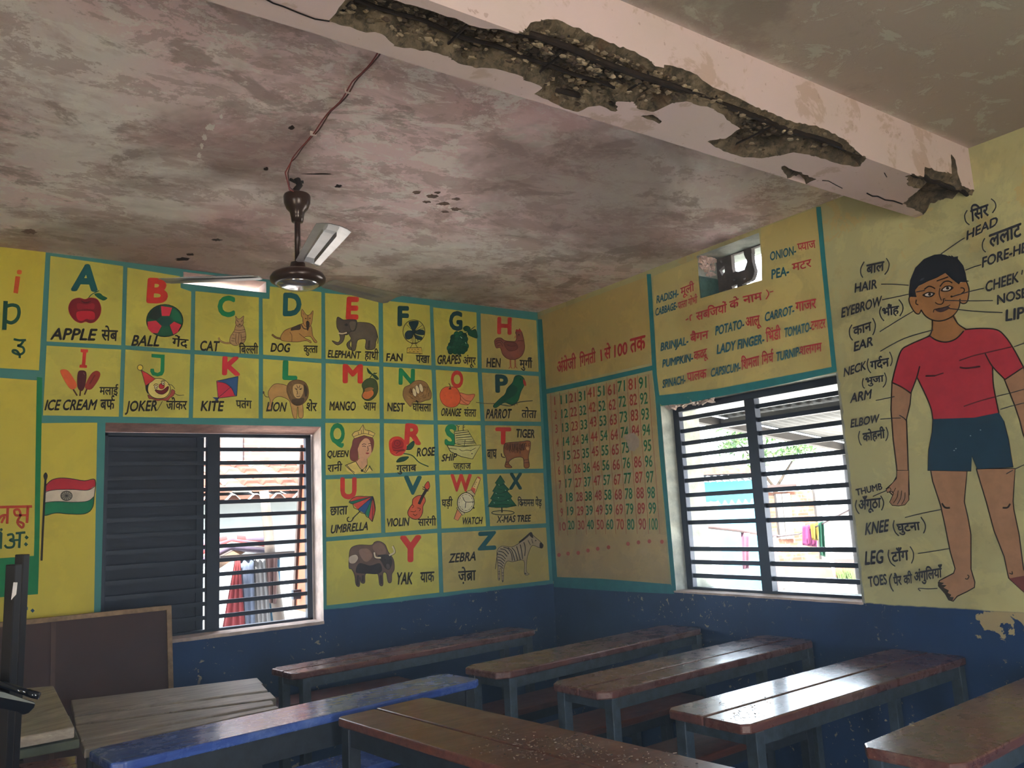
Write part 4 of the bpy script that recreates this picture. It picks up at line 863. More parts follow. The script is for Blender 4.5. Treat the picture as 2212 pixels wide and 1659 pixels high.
def d_parrot(p):
    p.line((70,74,62), 9, [(1640,1072),(1730,1085),(1800,1092),(1880,1058),(2000,1045)]).line((84,80,60), 6, [(1480,1060),(1560,1070),(1640,1072)])
    p.poly((26,100,62), [(1838,822),(1885,814),(1922,845),(1922,900),(1892,960),(1862,1050),(1805,1082),(1740,1062),(1665,1108),(1638,1092),(1695,1030),(1745,985),(1768,930),(1815,880)], ol=(14,54,36), ow=5).poly((18,76,50), [(1800,900),(1860,930),(1840,990),(1760,1040),(1690,1080),(1660,1090),(1740,1000)]).poly((186,48,44), [(1912,848),(1936,872),(1940,910),(1925,905),(1914,885)]).oval(INK, 1888,848,8,8).lines((80,60,40), 5, [(1830,1070),(1835,1095)], [(1850,1062),(1858,1085)])
def d_queen(p):
    hair, face = (132,70,62), (222,168,128)
    p.poly(hair, [(282,225),(340,190),(400,195),(448,222),(452,290),(432,340),(425,270),(385,220),(335,262),(322,330),(322,390),(290,412),(255,392),(252,330),(268,280)]).poly(face, [(328,285),(372,222),(415,235),(432,310),(428,345),(415,372),(396,392),(394,440),(352,478),(300,420),(332,385),(318,320)])
    p.line(hair, 14, [(325,255),(350,225),(390,205),(430,225),(445,270)]).poly((226,196,112), [(270,190),(292,165),(330,155),(362,104),(380,150),(420,158),(462,180),(440,215),(370,196),(292,222)], False, ol=(60,48,30), ow=5).lines((60,48,30), 4, [(285,205),(370,180),(450,200)], [(362,110),(365,180)], [(320,165),(325,190)], [(410,160),(408,188)], [(345,150),(350,182)])
    p.lines((60,36,30), 5, [(352,275),(368,266),(388,272)], [(405,268),(418,262),(428,268)], [(355,288),(370,284),(384,290)], [(406,284),(424,280)], [(398,285),(404,320),(392,326)]).poly((176,50,54), [(382,344),(396,338),(412,344),(398,352)]).lines((150,100,76), 4, [(330,385),(300,420)], [(394,390),(396,438)])
    p.poly((230,204,110), [(212,445),(300,415),(350,480),(392,445),(438,492),(400,500),(330,505),(290,522),(225,490)], False).lines(INK, 5, [(212,445),(292,522)], [(222,440),(260,482),(290,505)], [(212,445),(300,412)], [(300,415),(350,482),(395,440)], [(350,482),(368,500)], [(395,440),(370,505)], [(418,450),(378,508)], [(438,490),(412,448)]).oval(INK, 352,490,12,10)
def d_rose(p):
    r, dk = (214,62,40), (120,22,28)
    p.line((30,82,50), 9, [(690,345),(770,362),(830,420),(908,455)]).poly((30,80,50), [(718,312),(735,280),(782,242),(788,275),(760,312)], ol=(16,44,30), ow=4).poly((30,80,50), [(640,418),(672,380),(742,374),(706,408)], ol=(16,44,30), ow=4)
    p.poly(r, [(578,290),(580,240),(612,210),(660,205),(702,232),(726,290),(712,330),(680,362),(628,366),(590,340)]).poly((176,34,34), [(602,270),(620,235),(668,228),(700,262),(690,310),(640,330),(606,310)])
    p.lines(dk, 6, [(622,270),(632,240),(662,240),(672,268),(650,285),(630,278)], [(606,290),(640,305),(690,290)], [(612,320),(650,322),(705,312)], [(632,350),(660,330),(716,318)], [(640,258),(655,262)]).lines((236,90,60), 6, [(592,260),(612,225)], [(600,335),(640,355)], [(690,345),(715,320)])
def d_ship(p):
    w = (206,200,128)
    p.poly(w, [(1122,162),(1235,152),(1305,270),(1205,282),(1128,262)], False, ol=INK, ow=5).poly(w, [(1062,276),(1200,290),(1342,275),(1275,392),(1180,372),(1090,330)], False, ol=INK, ow=6)
    p.lines(INK, 6, [(1128,180),(1242,166)], [(1132,198),(1252,184)], [(1135,216),(1262,206)]).lines(INK, 4, [(1138,236),(1272,226)], [(1140,252),(1288,246)], [(1145,266),(1296,260)], [(1205,282),(1212,232)], [(1165,312),(1190,325),(1225,318),(1262,322)], [(1075,302),(1140,312)], [(1300,300),(1255,325)]).lines(INK, 3, [(1220,250),(1290,242)], [(1225,262),(1295,254)])
    p.lines(INK, 5, [(1155,158),(1150,120),(1135,112)], [(1195,155),(1195,118),(1205,108)], [(1150,128),(1165,118)], [(1195,130),(1210,124)]).oval(INK, 1268,348,5,5)
def d_tiger(p):
    c, k = (160,100,54), (66,40,26)
    p.line(k, 9, [(1546,380),(1520,372),(1514,345)]).poly(c, [(1540,270),(1580,255),(1650,250),(1700,245),(1728,240),(1756,248),(1756,300),(1740,375),(1748,455),(1706,462),(1696,385),(1640,378),(1592,400),(1575,430),(1604,462),(1545,458),(1556,395),(1535,340)], ol=k, ow=5)
    rnd = random.Random(4)
    for i in range(22): x = 1552+i*7.6; y = 262+rnd.uniform(-4, 8); p.line(k, 4, [(x, y), (x+rnd.uniform(-8, 2), y+rnd.uniform(20, 40)), (x+rnd.uniform(-4, 6), y+rnd.uniform(48, 82))])
    p.lines(k, 4, [(1550,420),(1570,415)], [(1550,440),(1565,436)], [(1700,400),(1738,396)], [(1705,425),(1742,420)], [(1712,258),(1722,270)], [(1745,262),(1736,272)]).poly((206,160,104), [(1715,300),(1732,292),(1745,305),(1732,322)]).oval(INK, 1718,280,4,4).oval(INK, 1742,280,4,4)
def d_umbrella(p):
    e = [(300,706),(244,750),(276,768),(318,812),(378,848),(408,880),(437,915),(462,818),(452,740)]; t = (442,704)
    cs = [(216,72,54), (26,124,98), (216,72,54), (44,92,150), (26,134,100), (216,72,60), (216,72,54), (160,40,40)]
    p.lines(INK, 9, [(340,825),(275,888)]).lines(INK, 9, [(285,880),(262,912),(235,910),(230,888),(245,876)])
    for i in range(8): p.poly(cs[i], [t, e[i], e[i+1]], False)
    for q in e[1:8]: p.line(INK, 3.5, [t, q])
    p.lines(INK, 5, [t, (380,704), (300,706), (244,750), (276,768)], [(276,768),(286,800),(318,812)], [(318,812),(340,838),(378,848)], [(378,848),(388,872),(408,880)], [(408,880),(425,900),(437,915)], [(437,915),(462,818),(452,740),(442,704)]).poly((40,60,90), [(410,728),(445,700),(430,745)], False)
def d_violin(p):
    c, k = (212,92,50), (84,34,20)
    p.poly(c, [(800,706),(835,694),(868,704),(882,740),(862,785),(858,840),(832,885),(790,895),(748,872),(734,838),(752,795),(772,768),(776,730)], ol=k, ow=6).line((44,28,24), 24, [(828,768),(860,700),(895,640)]).poly((206,70,44), [(876,612),(905,578),(918,622),(900,645),(880,635)], ol=k, ow=5)
    p.lines(k, 7, [(858,622),(885,640)], [(856,640),(882,652)], [(895,650),(914,640)], [(892,662),(908,656)]).lines(k, 5, [(768,770),(785,785),(770,800)], [(760,830),(790,832),(800,820)], [(815,800),(838,806),(830,826)], [(778,850),(795,862),(812,850)])
def d_watch(p):
    p.poly((232,206,130), [(1262,645),(1312,545),(1342,556),(1292,690)], False, ol=(110,60,40), ow=5).poly((222,96,70), [(1256,650),(1270,625),(1300,640),(1290,690)], False).poly((222,96,70), [(1312,545),(1318,535),(1344,548),(1340,565)], False).poly((226,140,92), [(1150,805),(1120,890),(1152,906),(1190,845)], False, ol=(110,60,40), ow=5)
    for x, y in ((1305,585), (1295,602), (1288,620)): p.oval((110,60,40), x, y, 3.5, 3.5, n=10)
    p.poly((200,188,140), [(1218,665),(1262,650),(1295,690),(1288,705)], False, ol=INK, ow=4).poly((200,188,140), [(1140,800),(1165,790),(1210,850),(1190,862)], False, ol=INK, ow=4).oval((224,216,178), 1217,755,70,82, .1, ol=INK, ow=6).oval(None, 1217,755,58,68, .1, ol=(150,140,100), ow=3)
    p.lines(INK, 5, [(1190,708),(1217,750),(1285,748)], [(1217,750),(1212,800)])
    for i in range(12): a = i*math.pi/6; p.line(INK, 5, [(1217+54*math.cos(a), 755+63*math.sin(a)), (1217+60*math.cos(a), 755+70*math.sin(a))])
    p.oval(INK, 1282,800,6,8)
def d_tree(p):
    g, dk = (22,96,60), (12,52,36)
    p.oval(None, 1528,840,94,18, ol=(40,52,36), ow=7).line((60,44,28), 12, [(1518,785),(1520,838)])
    p.poly(g, [(1506,528),(1545,588),(1528,592),(1582,650),(1560,656),(1606,708),(1588,716),(1642,782),(1560,796),(1470,796),(1400,790),(1442,730),(1422,726),(1456,668),(1440,662),(1478,602),(1462,594)], False, ol=dk, ow=5)
    p.lines(dk, 6, [(1470,600),(1505,612),(1540,596)], [(1450,665),(1505,680),(1570,655)], [(1432,728),(1510,745),(1598,714)], [(1412,785),(1520,770),(1632,780)], [(1480,640),(1520,648)], [(1460,700),(1540,705)]).lines((190,214,196), 4, [(1490,605),(1498,612)], [(1545,600),(1552,608)], [(1465,675),(1474,680)], [(1545,650),(1552,656)], [(1485,712),(1492,716)], [(1565,735),(1572,740)], [(1450,755),(1458,760)])
def d_yak(p):
    b, dk = (112,88, 76), (50,42,42)
    p.poly(b, [(246,1210),(262,1135),(330,1108),(430,1110),(458,1085),(496,1078),(545,1105),(572,1165),(615,1230),(622,1310),(602,1352),(598,1415),(572,1418),(556,1345),(528,1345),(528,1440),(500,1438),(486,1352),(440,1348),(382,1350),(376,1422),(346,1420),(336,1372),(332,1450),(304,1440),(292,1360),(268,1310),(246,1300)], ol=dk, ow=5)
    p.poly(dk, [(330,1260),(420,1280),(500,1260),(520,1320),(480,1350),(400,1348),(335,1345),(300,1330)]).poly((206,190,172), [(248,1210),(300,1190),(320,1220),(290,1260),(250,1255)]).poly((140,108,92), [(440,1120),(500,1090),(545,1130),(550,1180),(480,1185)]).poly((146,114,98), [(330,1150),(400,1140),(440,1200),(390,1250),(345,1210)])
    p.poly((60,52,50), [(482,1200),(530,1188),(586,1195),(606,1250),(582,1312),(545,1300),(515,1250)]).lines((220,206,178), 13, [(510,1215),(465,1210),(455,1170)], [(578,1195),(622,1168),(606,1120)]).lines(dk, 4, [(500,1225),(458,1218),(446,1170)], [(582,1205),(632,1172),(612,1112)]).poly((96,88,84), [(555,1270),(578,1270),(585,1302),(560,1305)]).oval((20,16,16), 545,1232,6,5).oval((20,16,16), 588,1230,6,5)
    p.lines((60,48,46), 18, [(318,1360),(316,1440)], [(360,1360),(358,1415)], [(508,1360),(512,1432)])
def d_zebra(p):
    c, k = (178,160,124), (56,48,44)
    p.poly(c, [(1478,1165),(1520,1118),(1600,1125),(1668,1090),(1740,1035),(1758,1002),(1782,1030),(1850,1090),(1860,1118),(1835,1132),(1775,1112),(1745,1165),(1728,1230),(1724,1328),(1748,1350),(1708,1352),(1702,1238),(1610,1248),(1560,1245),(1535,1310),(1532,1400),(1522,1412),(1514,1310),(1502,1310),(1502,1392),(1488,1392),(1486,1290)], ol=k, ow=4)
    p.lines(k, 7, [(1488,1160),(1530,1170),(1562,1205)], [(1482,1185),(1520,1195),(1550,1225)], [(1482,1208),(1515,1218),(1545,1245)], [(1484,1232),(1510,1240),(1538,1265)], [(1486,1255),(1508,1262),(1530,1285)], [(1488,1280),(1512,1288),(1526,1305)], [(1505,1140),(1545,1150),(1575,1185)], [(1530,1128),(1570,1140),(1598,1185),(1605,1240)], [(1568,1130),(1602,1160),(1625,1240)], [(1600,1132),(1628,1165),(1650,1240)], [(1640,1120),(1655,1170),(1672,1235)], [(1670,1105),(1682,1160),(1690,1225)], [(1700,1085),(1712,1130),(1708,1200)]).line(k, 12, [(1660,1088),(1710,1048),(1752,1010)])
    p.lines(k, 5, [(1488,1330),(1504,1330)], [(1488,1350),(1504,1350)], [(1514,1340),(1534,1340)], [(1514,1365),(1534,1365)], [(1735,1070),(1755,1110)], [(1765,1060),(1775,1095)]).poly((50,42,40), [(1835,1088),(1862,1105),(1855,1135),(1832,1130)]).poly(k, [(1748,1030),(1756,1002),(1770,1010),(1776,1050)]).line(k, 5, [(1480,1170),(1468,1260),(1462,1310)]).oval(INK, 1798,1072,6,5).lines((50,42,40), 11, [(1705,1345),(1720,1348)], [(1492,1388),(1500,1390)], [(1518,1408),(1528,1408)])
def bar_I(q): q.poly(RED, [(688,1003),(752,1008),(750,1033),(736,1034),(728,1140),(743,1142),(740,1166),(676,1163),(679,1138),(698,1138),(706,1034),(687,1030)], False)
def bar_J(q): q.poly(GRN, [(1292,1045),(1405,1052),(1402,1195),(1385,1228),(1345,1238),(1300,1228),(1281,1195),(1284,1172),(1312,1172),(1318,1200),(1345,1208),(1368,1195),(1372,1082),(1292,1074)], False)
def ABC():
    Y = lambda *a: cell(*a)
    alpha('A', cell(0,1,0,1,[(109,553),(266,575)]), 'yellow square with a big letter A above a painted red apple', (cA, d_apple), (cA, TEAL, (617,497), (820,503), (645,291)), [(cA,'APPLE',(430,922),(805,930),(455,828)), (cA,'सेब',(863,930),(1000,935),(868,843))])
    alpha('B', cell(1,2,0,1,[(275,578),(389,597),(390,622),(413,630)]), 'yellow square with a red letter B and a red and green ball', (cA, d_ball), (cA, RED, (1262,600), (1415,606), (1275,408)), [(cA,'BALL',(1120,975),(1352,980),(1145,888)), (cA,'गेंद',(1465,978),(1600,992),(1472,912))])
    alpha('C', cell(2,3,0,1,[(422,629),(559,642.5)]), 'yellow square with a green letter C and a sitting striped cat, under the slit', (cB, d_cat), (cB, GRN, (322,547), (470,548), (325,366)), [(cB,'CAT',(140,885),(320,890),(152,793)), (cB,'िब{ल}ली',(520,912),(705,915),(520,840))])
    alpha('D', cell(3,4,0,1,[(567,645),(582,646),(583,619),(694,631)]), 'yellow square with a letter D and a lying tan dog, beside the fan hub', (cB, d_dog), (cB, TEAL, (955,540), (1112,540), (960,338)), [(cB,'DOG',(825,895),(1005,900),(838,815)), (cB,'कु{त}ता',(1145,905),(1280,908),(1145,838))])
    alpha('E', cell(4,5,0,1,[(702,633),(817,643)]), 'yellow square with a red letter E and a grey elephant', (cB, d_eleph), (cB, RED, (1565,572), (1664,574), (1575,376)), [(cB,'ELEPHANT',(1378,950),(1690,964),(1388,882)), (cB,'हाथी',(1735,970),(1865,975),(1740,895))])
    alpha('F', cell(5,6,0,1,[(827,649),(928,660)]), 'yellow square with a dark letter F and a round table fan', (cC, d_fan), (cC, (24,70,70), (768,350), (852,352), (770,185)), [(cC,'FAN',(655,680),(800,682),(660,612)), (cC,'पंखा',(925,695),(1050,700),(928,628))])
    alpha('G', cell(6,7,0,1,[(935.5,664),(1029,675)]), 'yellow square with a dark letter G and a bunch of green grapes', (cC, d_grapes), (cC, (24,70,70), (1240,390), (1348,392), (1240,232)), [(cC,'GRAPES',(1120,708),(1335,705),(1130,630)), (cC,'अंगूर',(1360,710),(1475,715),(1362,645))])
    alpha('H', cell(7,8,0,1,[(1038,677),(1158,692)]), 'yellow square with a red letter H and a brown hen, in the top right corner', (cC, d_hen), (cC, (200,60,50), (1683,425), (1797,430), (1685,285)), [(cC,'HEN',(1575,735),(1700,738),(1580,655)), (cC,'मुगी^',(1880,738),(1995,745),(1880,672))], M_YEL2)
    alpha('I', Y(0,1,1,2), 'yellow square with a red letter I and three ice lollies', (cA, d_ice), (cA, RED, bar_I, 0, 0), [(cA,'ICE CREAM',(380,1525),(808,1522),(402,1440)), (cA,'मलाई',(848,1392),(1005,1395),(850,1330)), (cA,'बफ^',(855,1520),(975,1518),(858,1438))])
    alpha('J', Y(1,2,1,2), 'yellow square with a green letter J and a clown face in a pointed red hat', (cA, d_joker), (cA, GRN, bar_J, 0, 0), [(cA,'JOKER',(1070,1535),(1335,1530),(1085,1450)), (cA,'जोकर',(1415,1520),(1590,1522),(1420,1448))])
    alpha('K', Y(2,3,1,2), 'yellow square with a red letter K and a red and blue kite', (cB, d_kite), (cB, PNK, (367,1113), (522,1118), (372,950)), [(cB,'KITE',(150,1468),(360,1470),(165,1375)), (cB,'पतंग',(490,1440),(642,1445),(490,1368))])
    alpha('L', Y(3,4,1,2), 'yellow square with a green letter L and a standing lion with a dark mane', (cB, d_lion), (cB, GRN, (953,1158), (1072,1162), (957,990)), [(cB,'LION',(785,1470),(965,1475),(802,1385)), (cB,'शेर',(1170,1470),(1270,1472),(1175,1392))])
    alpha('M', Y(4,5,1,2), 'yellow square with a red letter M and a mango on a twig', (cB, d_mango), (cB, RED, (1535,1190), (1706,1193), (1537,1025)), [(cB,'MANGO',(1395,1462),(1645,1464),(1402,1380)), (cB,'आम',(1725,1462),(1845,1466),(1727,1388))])
    alpha('N', Y(5,6,1,2), 'yellow square with a green letter N and a nest of three eggs', (cC, d_nest), (cC, GRN, (777,890), (907,897), (780,755)), [(cC,'NEST',(665,1140),(820,1145),(668,1065)), (cC,'घोंसला',(895,1140),(1065,1145),(895,1072))])
    alpha('O', Y(6,7,1,2), 'yellow square with a red letter O and an orange with peeled segments', (cC, d_orange), (cC, RED, (1255,918), (1357,921), (1255,776)), [(cC,'ORANGE',(1155,1183),(1335,1188),(1165,1115)), (cC,'संतरा',(1370,1190),(1480,1192),(1370,1125))])
    alpha('P', Y(7,8,1,2), 'yellow square with a dark letter P and a green parrot on a branch', (cC, d_parrot), (cC, (24,70,70), (1668,962), (1767,966), (1665,812)), [(cC,'PARROT',(1570,1207),(1795,1205),(1582,1125)), (cC,'तोता',(1895,1200),(2030,1205),(1900,1132))], M_YEL2)
    alpha('Q', Y(9,5,2,3), 'yellow square with a green letter Q and a crowned queen', (cD, d_queen), (cD, GRN, (92,258), (203,258), (94,104)), [(cD,'QUEEN',(60,378),(232,374),(70,325)), (cD,'रानी',(65,502),(185,490),(68,445))])
    alpha('R', Y(5,6,2,3), 'yellow square with a red letter R and a red rose', (cD, d_rose), (cD, RED, (715,262), (837,266), (725,104)), [(cD,'ROSE',(810,370),(955,362),(817,302)), (cD,'गुलाब',(640,498),(805,492),(640,446))])
    alpha('S', Y(6,7,2,3), 'yellow square with a green letter S and a white ship', (cD, d_ship), (cD, GRN, (1050,274), (1132,276), (1055,113)), [(cD,'SHIP',(1015,412),(1135,402),(1027,355)), (cD,'जहाज',(1115,478),(1260,475),(1115,430))])
    alpha('T', Y(7,8,2,3), 'yellow square with a red letter T and a standing tiger', (cD, d_tiger), (cD, RED, (1472,262), (1587,264), (1474,135)), [(cD,'TIGER',(1635,210),(1790,216),(1640,143)), (cD,'बाघ',(1395,390),(1475,386),(1395,315))], M_YEL2)
    alpha('U', Y(9,5,3,4), 'yellow square with a red letter U and a striped umbrella', (cD, d_umbrella), (cD, RED, (182,716), (300,716), (182,555)), [(cD,'UMBRELLA',(90,1012),(400,982),(102,945)), (cD,'छाता',(85,862),(230,852),(88,793))])
    alpha('V', Y(5,6,3,4), 'yellow square with a teal letter V and an orange violin', (cD, d_violin), (cD, TEAL, (710,680), (842,682), (712,540)), [(cD,'VIOLIN',(555,955),(740,946),(562,890)), (cD,'सारंगी',(820,950),(970,945),(820,893))])
    alpha('W', Y(6,7,3,4), 'yellow square with a red letter W and a wristwatch', (cD, d_watch), (cD, RED, (1098,655), (1262,655), (1098,525)), [(cD,'WATCH',(1185,936),(1350,932),(1192,880)), (cD,'घड़ी',(1015,790),(1105,786),(1018,732))])
    alpha('X', Y(7,8,3,4), 'yellow square with a dark letter X and a green fir tree', (cD, d_tree), (cD, (22,74,76), (1585,640), (1682,638), (1588,515)), [(cD,'X-MAS TREE',(1475,922),(1755,912),(1482,868)), (cD,'िक~समस पेड़',(1650,785),(1850,785),(1650,730))], M_YEL2)
    alpha('Y', Y(9,6,4,5), 'wide yellow panel with a red letter Y and a dark yak', (cD, d_yak), (cD, RED, (678,1242), (837,1236), (680,1045)), [(cD,'YAK',(635,1436),(770,1433),(645,1340)), (cD,'याक',(840,1420),(955,1413),(840,1338))])
    alpha('Z', Y(6,8,4,5), 'wide yellow panel with a teal letter Z and a striped zebra', (cD, d_zebra), (cD, TEAL, (1325,1146), (1462,1139), (1327,1008)), [(cD,'ZEBRA',(1075,1256),(1298,1236),(1088,1183)), (cD,'ज़ेब~ा',(1155,1410),(1300,1400),(1155,1330))], M_YEL2)
ABC()
M_YELL = yellow_mat('yellow_wall_paint_left', (208, 192, 70), .16)
def left_panels():
    r = field([(-90,528),(99,540),(92,660),(84,800),(-90,790)], cP, 'letter_panel', 'yellow panel at the left edge with red i, dark p and Hindi numeral three', 'wall painting', None, M_YELL)
    p = Pic(cA, .0022); p.poly((220,92,34), [(149,331),(184,334),(180,365),(147,362)]).poly((214,88,34), [(132,382),(173,387),(152,532),(114,524)], False); p.build('painted_letter', r); p = Pic(cA, .0022)
    p.line(DGN, 38, [(48,594),(36,840)], False).line(DGN, 30, [(56,640),(105,628),(152,645),(162,700),(142,752),(98,780),(52,768)]); p.build('painted_letter', r); p = Pic(cA, .0022)
    p.line(DGN, 20, [(116,920),(165,930),(222,928)], False).line(DGN, 20, [(205,930),(175,968),(150,975),(195,990),(205,1025),(175,1050),(140,1046),(110,1030),(112,1015),(140,1018),(165,1050),(168,1082)]); p.build('painted_letter', r)
    r = field([(-90,810),(84,822),(78,1050),(73,1203),(-90,1212)], cP, 'letter_panel', 'yellow panel with a thick green border and Hindi letters in red and dark green', 'wall painting', None, M_YELL)
    p = Pic(cE, .0022); g = (14,128,76); p.poly(g, [(236,-195),(270,-190),(268,0),(250,960),(243,1195),(0,1215),(-270,1232),(-270,985),(0,965),(218,950),(232,0)], False); p.build('border', r)
    p = Pic(cE, .003); p.line((196,66,38), 17, [(-60,640),(60,637),(205,634)], False).line((196,66,38), 17, [(50,637),(45,745)], False).line((196,66,38), 16, [(45,690),(10,695),(-20,735)]).line((196,66,38), 14, [(30,700),(8,740)]); p.build('painted_letter', r); p = Pic(cE, .003)
    p.line((196,66,38), 17, [(178,636),(172,740)], False).line((196,66,38), 15, [(172,690),(135,690),(100,690),(92,660),(120,655),(130,690),(110,735),(140,770),(150,745),(115,730)]); p.build('painted_letter', r); p = Pic(cE, .003)
    p.line(DGN, 15, [(-40,800),(10,802)], False).line(DGN, 16, [(8,802),(4,905)], False).oval(DGN, 8,782,9,9); p.build('painted_letter', r); p = Pic(cE, .003)
    p.line(DGN, 15, [(100,806),(162,800)], False).line(DGN, 16, [(128,804),(122,900)], False).line(DGN, 15, [(45,818),(78,812),(85,838),(62,850),(90,862),(82,892),(45,896),(30,880)]).line(DGN, 13, [(85,850),(124,848)])
    p.poly(DGN, [(168,818),(184,832),(170,846),(156,832)], False).poly(DGN, [(164,862),(180,876),(166,890),(152,876)], False); p.build('painted_letter', r)
    r = field([(90,914),(210,913),(207,1080),(203,1330),(-90,1350),(-90,1222),(76,1212),(84,1180),(88,1000)], cP, 'flag_panel', 'tall yellow strip with a painted three coloured flag on a pole, beside the shutter', 'wall painting', None, M_YELL)
    p = Pic(cE, .0024); k = (40,30,20)
    p.poly((190,40,54), [(292,500),(330,465),(385,452),(450,456),(540,470),(608,464),(604,510),(560,530),(470,526),(380,526),(320,535),(286,548)]).poly((214,200,180), [(286,546),(320,533),(380,526),(470,526),(560,530),(604,508),(600,578),(560,600),(470,607),(380,602),(320,606),(283,616)]).poly((14,124,84), [(283,615),(320,605),(380,602),(470,607),(560,600),(602,570),(592,640),(545,680),(440,682),(360,676),(281,693)])
    p.line(k, 5, [(292,500),(330,465),(385,452),(450,456),(540,470),(608,464),(602,570),(592,640),(545,680),(440,682),(360,676),(281,693)]).line(k, 4, [(286,546),(320,533),(380,526),(470,526),(560,530),(604,508)]).line(k, 4, [(283,615),(320,605),(380,602),(470,607),(560,600),(602,570)])
    p.oval((150,146,132), 425,566,36,30, ol=k, ow=5)
    for i in range(12): a = i*math.pi/6; p.line(k, 3, [(425,566), (425+34*math.cos(a), 566+28*math.sin(a))])
    p.oval(k, 425,566,7,6); p.build('flag_picture', r)
    p = Pic(cE, .0034); p.line(k, 14, [(292,440),(285,560),(275,760),(265,980)]).poly(k, [(292,416),(305,436),(298,462),(284,462),(277,436)]); p.build('pole_picture', r)
    p = Pic(cE, .003); b = (30,84,120); p.poly(b, [(95,1282),(178,1276),(178,1296),(148,1298),(144,1345),(118,1345),(118,1300),(95,1302)], False).poly(b, [(208,1286),(222,1300),(208,1314),(194,1300)], False); p.build('lettering', r)
left_panels()

# ---------------------------------------------------------------- right wall: numbers, vegetables, body chart
WR = lambda h=.0018: Pic(cQ, h)
TST = (44,128,134)
def number_chart():
    M = yellow_mat('number_ground', (186,164,116), .34)
    r = field([(1187,856),(1407,806),(1413,860),(1425,1000),(1447,1262),(1205,1246),(1196,1100)], cQ, 'number_chart', 'faded chart of the numbers 1 to 100 in ten red and green columns', 'wall painting', None, M)
    tl, tr = [(130,285),(195,275),(258,262),(325,250),(390,225),(461,215),(535,205),(607,180),(685,165),(760,155)], [(187,1185),(248,1175),(320,1175),(385,1172),(456,1172),(525,1170),(600,1170),(675,1170),(758,1168),(838,1168)]
    for c in range(10):
        for i in range(10):
            t = i/9; x, y = tl[c][0]+(tr[c][0]-tl[c][0])*t, tl[c][1]+(tr[c][1]-tl[c][1])*t; n = c*10+i+1
            if n == 85: continue
            hw = (3 if n == 1 else 8 if n < 10 else 22+c*.5) if n < 100 else 30; hh = 29+c*1.2; sl = -.16*(1-t)-.02
            col = ((34,120,78) if c % 2 else (176,60,50)); P0 = (x-hw, y+hh-hw*sl); P1 = (x+hw, y+hh+hw*sl)
            Pic(cN, .0024).text(col, str(n), P0, P1, (P0[0]-2, P0[1]-2*hh), .012).build('painted_number', r)
    for c in range(11):
        p = Pic(cN, .0020)
        f = lambda L_, c: (L_[0][0]-32, L_[0][1]) if c == 0 else ((L_[9][0]+40, L_[9][1]) if c == 10 else ((L_[c-1][0]+L_[c][0])/2, (L_[c-1][1]+L_[c][1])/2))
        a, b = f(tl, c), f(tr, c); p.line((172,84,56), 3, [(a[0], a[1]-58), ((a[0]*.66+b[0]*.34), a[1]*.66+b[1]*.34), ((a[0]*.33+b[0]*.67)+2, a[1]*.33+b[1]*.67), (b[0]+4, b[1]+70)]); p.build('column_line', r)
    p = Pic(cN, .003); p.poly((178,158,140), [(625,540),(660,518),(700,515),(735,560),(735,610),(700,645),(662,640),(650,590)], False); p.build('bare_patch', r)
    for x, y in ((225,1380), (298,1375), (368,1358), (438,1345), (515,1335), (655,1310), (730,1300), (808,1292), (898,1295), (160,1390)): Pic(cN, .003).oval((186,84,72), x, y, 13, 15, n=10).build('paint_dab', r)
    M2 = yellow_mat('title_ground', (192,170,106), .34)
    r = field([(1169,694),(1167,683),(1398,598),(1404,690),(1408,784),(1178,838)], cQ, 'title_panel', 'ochre panel above the number chart with red Hindi writing and 1 to 100', 'wall painting', None, M2)
    p = Pic(cT, .0024)
    for t, a, b, c in (('अंग~ेजी',(245,1362),(470,1300),(243,1232)), ('िगनती',(515,1288),(705,1228),(512,1165)), ('से',(812,1200),(885,1178),(810,1070)), ('100',(930,1172),(1082,1130),(930,1030)), ('तक',(1120,1120),(1300,1072),(1118,958))): p.text(HRED, t, a, b, c, .018)
    p.line(HRED, 17, [(769,1080),(778,1218)], False)
    p.build('lettering', r)
number_chart()
